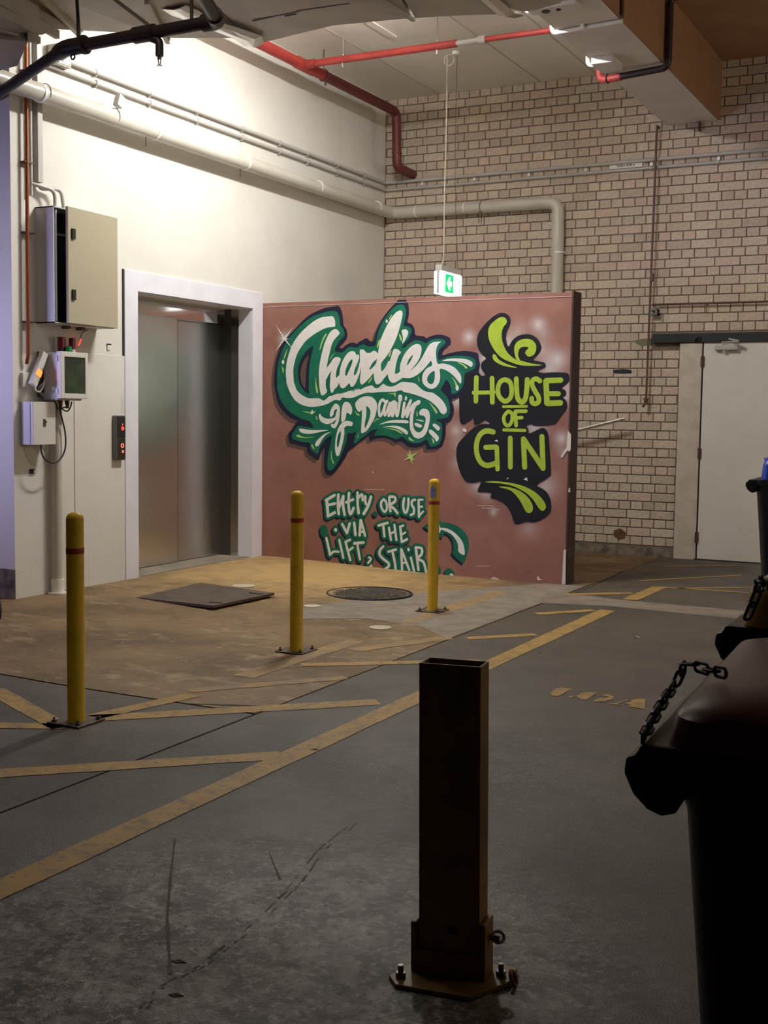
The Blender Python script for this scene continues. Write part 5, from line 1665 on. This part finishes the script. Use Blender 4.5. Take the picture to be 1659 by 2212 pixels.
def wheelie_bin(x, y, ang, lid, label, lh=.036, lx=.0):
    t = thing('wheelie_bin', label, 'bin', (0, 0, 0), 'wheelie bins lined up on the right')
    kids = []
    L = []
    body = MB().loft([rrect(-.235, .24, -.20, .20, .04, .05), rrect(-.272, .27, -.225, .225, .045, .50), rrect(-.302, .30, -.25, .25, .05, .87), rrect(-.318, .315, -.266, .266, .05, .93)]).build('bin_body', 'bin_black', t, smooth=True)
    # comb lip on the front with rounded underside, plus rim
    prof = [(-.30, .962), (-.345, .962), (-.350, .950), (-.362, .945), (-.364, .925), (-.352, .900), (-.335, .884), (-.318, .878), (-.30, .884), (-.29, .93), (-.29, .962)]
    lip = MB().prism(prof, 1, -.285, .285).build('front_lip', 'bin_black', t, bevel=.004)
    rim = MB().loft([rrect(-.30, .335, -.288, .288, .04, .925), rrect(-.31, .345, -.292, .292, .045, .94), rrect(-.31, .345, -.292, .292, .045, .962)]).build('rim', 'bin_black', t, smooth=True)
    ld = MB().loft([rrect(-.318 + lx, .335, -.288, .288, .045, .964), rrect(-.312 + lx, .332, -.286, .286, .05, .964 + lh * .9), rrect(-.304 + lx, .326, -.279, .279, .055, .964 + lh * 1.15), rrect(-.27, .30, -.25, .25, .07, .970 + lh * 1.3), rrect(-.12, .22, -.14, .14, .08, .978 + lh * 1.55)]).build('lid', lid, t, smooth=True)
    MB().box((-.17, -.306, .962 + lh * .45), (.20, -.284, .962 + lh * .95), .006).build('lid_grip', lid, ld, smooth=True)
    MB().box((-.15, -.2893, .966 + lh * .98), (.19, -.264, .968 + lh * 1.16)).build('grip_recess', 'black_interior', ld)
    hn = MB()
    for yy in (-.22, .22):
        hn.box((.33, yy - .03, .95), (.40, yy + .03, 1.0), .01)
    hn.tube([(.40, -.25, .985), (.40, .25, .985)], .016, 12)
    hn.build('handle', 'bin_black', t, smooth=True)
    for yy in (-.235, .235):
        w = MB().tube([(.27, yy - .025, .10), (.27, yy + .025, .10)], .10, 24)
        w.build('wheel', 'black_rubber', t, smooth=True)
    MB().tube([(.27, -.235, .10), (.27, .235, .10)], .012, 10).build('axle', 'dark_steel', t)
    t.location = (x, y, 0)
    t.rotation_euler = (0, 0, ang)
    return t


wheelie_bin(5.985, -9.885, math.radians(2.5), 'lid_maroon', 'black wheelie bin with a maroon lid, nearest the camera')
wheelie_bin(5.910, -9.0, math.radians(.5), 'lid_yellow', 'black wheelie bin with a yellow lid behind the maroon one', .065)
wheelie_bin(4.89, -3.36, math.radians(2.0), 'lid_blue', 'black wheelie bin with a blue lid in front of the white door', .10, .045)


def chain(path, n, label, name='chain', L=.030, w=.0105, r=.0036):
    """links strung along a smooth path, alternate ones turned"""
    t = thing(name, label, 'chain', path[0])
    pts = smoothpts(path, 12)
    tot = [0]
    for a, b in zip(pts, pts[1:]): tot.append(tot[-1] + (b - a).length)
    def at(s):
        for i in range(len(pts) - 1):
            if tot[i + 1] >= s:
                k = (s - tot[i]) / max(1e-9, tot[i + 1] - tot[i])
                return pts[i].lerp(pts[i + 1], k), (pts[i + 1] - pts[i]).normalized()
        return pts[-1], (pts[-1] - pts[-2]).normalized()
    step = L * .80
    m = int(tot[-1] / step)
    for i in range(m + 1):
        p, d = at(min(i * step, tot[-1]))
        sd = d.cross(Vector((0, 0, 1)))
        if sd.length < .05: sd = Vector((1, 0, 0))
        sd.normalize()
        up = d.cross(sd).normalized()
        e = sd if i % 2 else up
        loop = []
        hl = L / 2 - w
        for k in range(14):
            a = 2 * math.pi * k / 14
            q = d * (math.cos(a) * w + (hl if math.cos(a) > 0 else -hl)) + e * math.sin(a) * w
            loop.append(p + q)
        loop.append(loop[0])
        MB().tube(loop, r, 7, caps=False).build('link', 'chain_black', t, smooth=True)
    return t


ch = [PF(1556, 1452, 1.03), PF(1520, 1444, 1.025), PF(1482, 1436, 1.022), PF(1462, 1472, .992), PA(1436, 1510, 5.640), PA(1404, 1565, 5.648), PA(1390, 1592, 5.655)]
chain(ch, 12, 'black steel chain draped over the corner of the maroon lid', L=.032, w=.0064, r=.0023)
ch = [PA(1656, 1262, 5.70), PA(1643, 1254, 5.68), PA(1640, 1272, 5.665), PA(1630, 1296, 5.655), PA(1618, 1326, 5.645)]
chain(ch, 8, 'black steel chain hanging beside the yellow lid', L=.036, w=.0075, r=.0028)

# ================================================================== FLOOR FITTINGS
hp = thing('hatch_plate', 'raised rusty square steel hatch plate on the concrete slab', 'hatch', (1.0, -4.6, .03))
cs = [(.62, -4.90), (1.325, -4.965), (1.352, -4.248), (.56, -4.06)]
zz = [.004, .034, .034, .002]
v = [(x, y, zf(x) + q) for (x, y), q in zip(cs, zz)] + [(x, y, zf(x) + q - .018) for (x, y), q in zip(cs, zz)]
MB().add(v, [(0, 1, 2, 3), (7, 6, 5, 4), (0, 4, 5, 1), (1, 5, 6, 2), (2, 6, 7, 3), (3, 7, 4, 0)]).build('plate', 'hatch_steel', hp)
for u, w_ in ((.9, .12), (.9, .88)):
    x = .62 + (1.33 - .62) * u
    y = -4.92 + .65 * w_
    MB().box((x - .05, y - .012, zf(x) + .030), (x + .05, y + .012, zf(x) + .036)).build('lifting_slot', 'base_plate_steel', hp)
mc = thing('manhole_cover', 'round chequered iron manhole cover before the partition', 'manhole cover', (1.82, -3.66, .01))
z = zf(1.82) + .004
MB().tube([(1.82, -3.66, z - .01), (1.82, -3.66, z)], .305, 48).build('cover_disc', 'cover_iron', mc)
MB().torus((1.82, -3.66, z), (0, 0, 1), .318, .008, 48, 6).build('cover_rim', 'joint_dark', mc, smooth=True)
mb = MB()
for i in range(-7, 8):
    for j in range(-7, 8):
        a, b = i * .038, j * .038
        if math.hypot(a, b) < .27:
            mb.box((1.82 + a - .013, -3.66 + b - .013, z), (1.82 + a + .013, -3.66 + b + .013, z + .005))
o = mb.build('tread_pattern', 'cover_iron', mc)
o['kind'] = 'stuff'
for x, y, r, lab in ((.905, -3.98, .085, 'pale round cleanout cover nearest the lift'), (1.76, -4.40, .06, 'pale round cleanout cover behind the middle bollard'), (2.55, -4.88, .07, 'pale round cleanout cover right of the middle bollard')):
    z = zf(x)
    t = MB().tube([(x, y, z), (x, y, z + .006)], r, 28).build('cleanout_cover', 'pale_disc', loc=(x, y, z))
    tag(t, lab, 'drain cover', 'pale round covers in the slab')
t = MB()
p = PF(1375, 1378)
t.add([(p.x - .018, p.y, .001), (p.x, p.y - .008, .012), (p.x + .02, p.y + .004, .002), (p.x + .004, p.y + .014, .010)], [(0, 1, 3), (1, 2, 3)])
o = t.build('paper_scrap', 'paper', loc=p)
so = o.modifiers.new('s', 'SOLIDIFY'); so.thickness = .002
tag(o, 'tiny white scrap of paper on the grey lane', 'litter')
for px, py, lab in ((681, 1620, 'dark fallen leaf beside the yellow line'), (386, 2078, 'dark leaf on the rough foreground concrete'), (380, 2150, 'torn dark leaf at the bottom of the foreground')):
    p = PF(px, py)
    t = MB().add([(p.x - .018, p.y - .006, .001), (p.x - .004, p.y - .007, .006), (p.x + .012, p.y - .001, .003), (p.x + .02, p.y + .005, .001), (p.x, p.y + .004, .005)], [(0, 1, 4), (1, 2, 4), (2, 3, 4)])
    o = t.build('fallen_leaf', 'leaf_dark', loc=p)
    so = o.modifiers.new('s', 'SOLIDIFY'); so.thickness = .0015
    tag(o, lab, 'leaf', 'fallen leaves')
wp = PF(-8, 1344, .046)
t = thing('rubber_wheel', 'black rubber wheel peeking in at the left edge', 'wheel', (wp.x, wp.y, .046))
c = Vector((wp.x, wp.y, .046 + .075))
MB().torus(c, (.55, .83, 0), .052, .023, 28, 10).build('tyre', 'black_rubber', t, smooth=True)
MB().tube([c - Vector((.55, .83, 0)) * .015, c + Vector((.55, .83, 0)) * .015], .040, 20).build('wheel_hub', 'dark_steel', t, smooth=True)
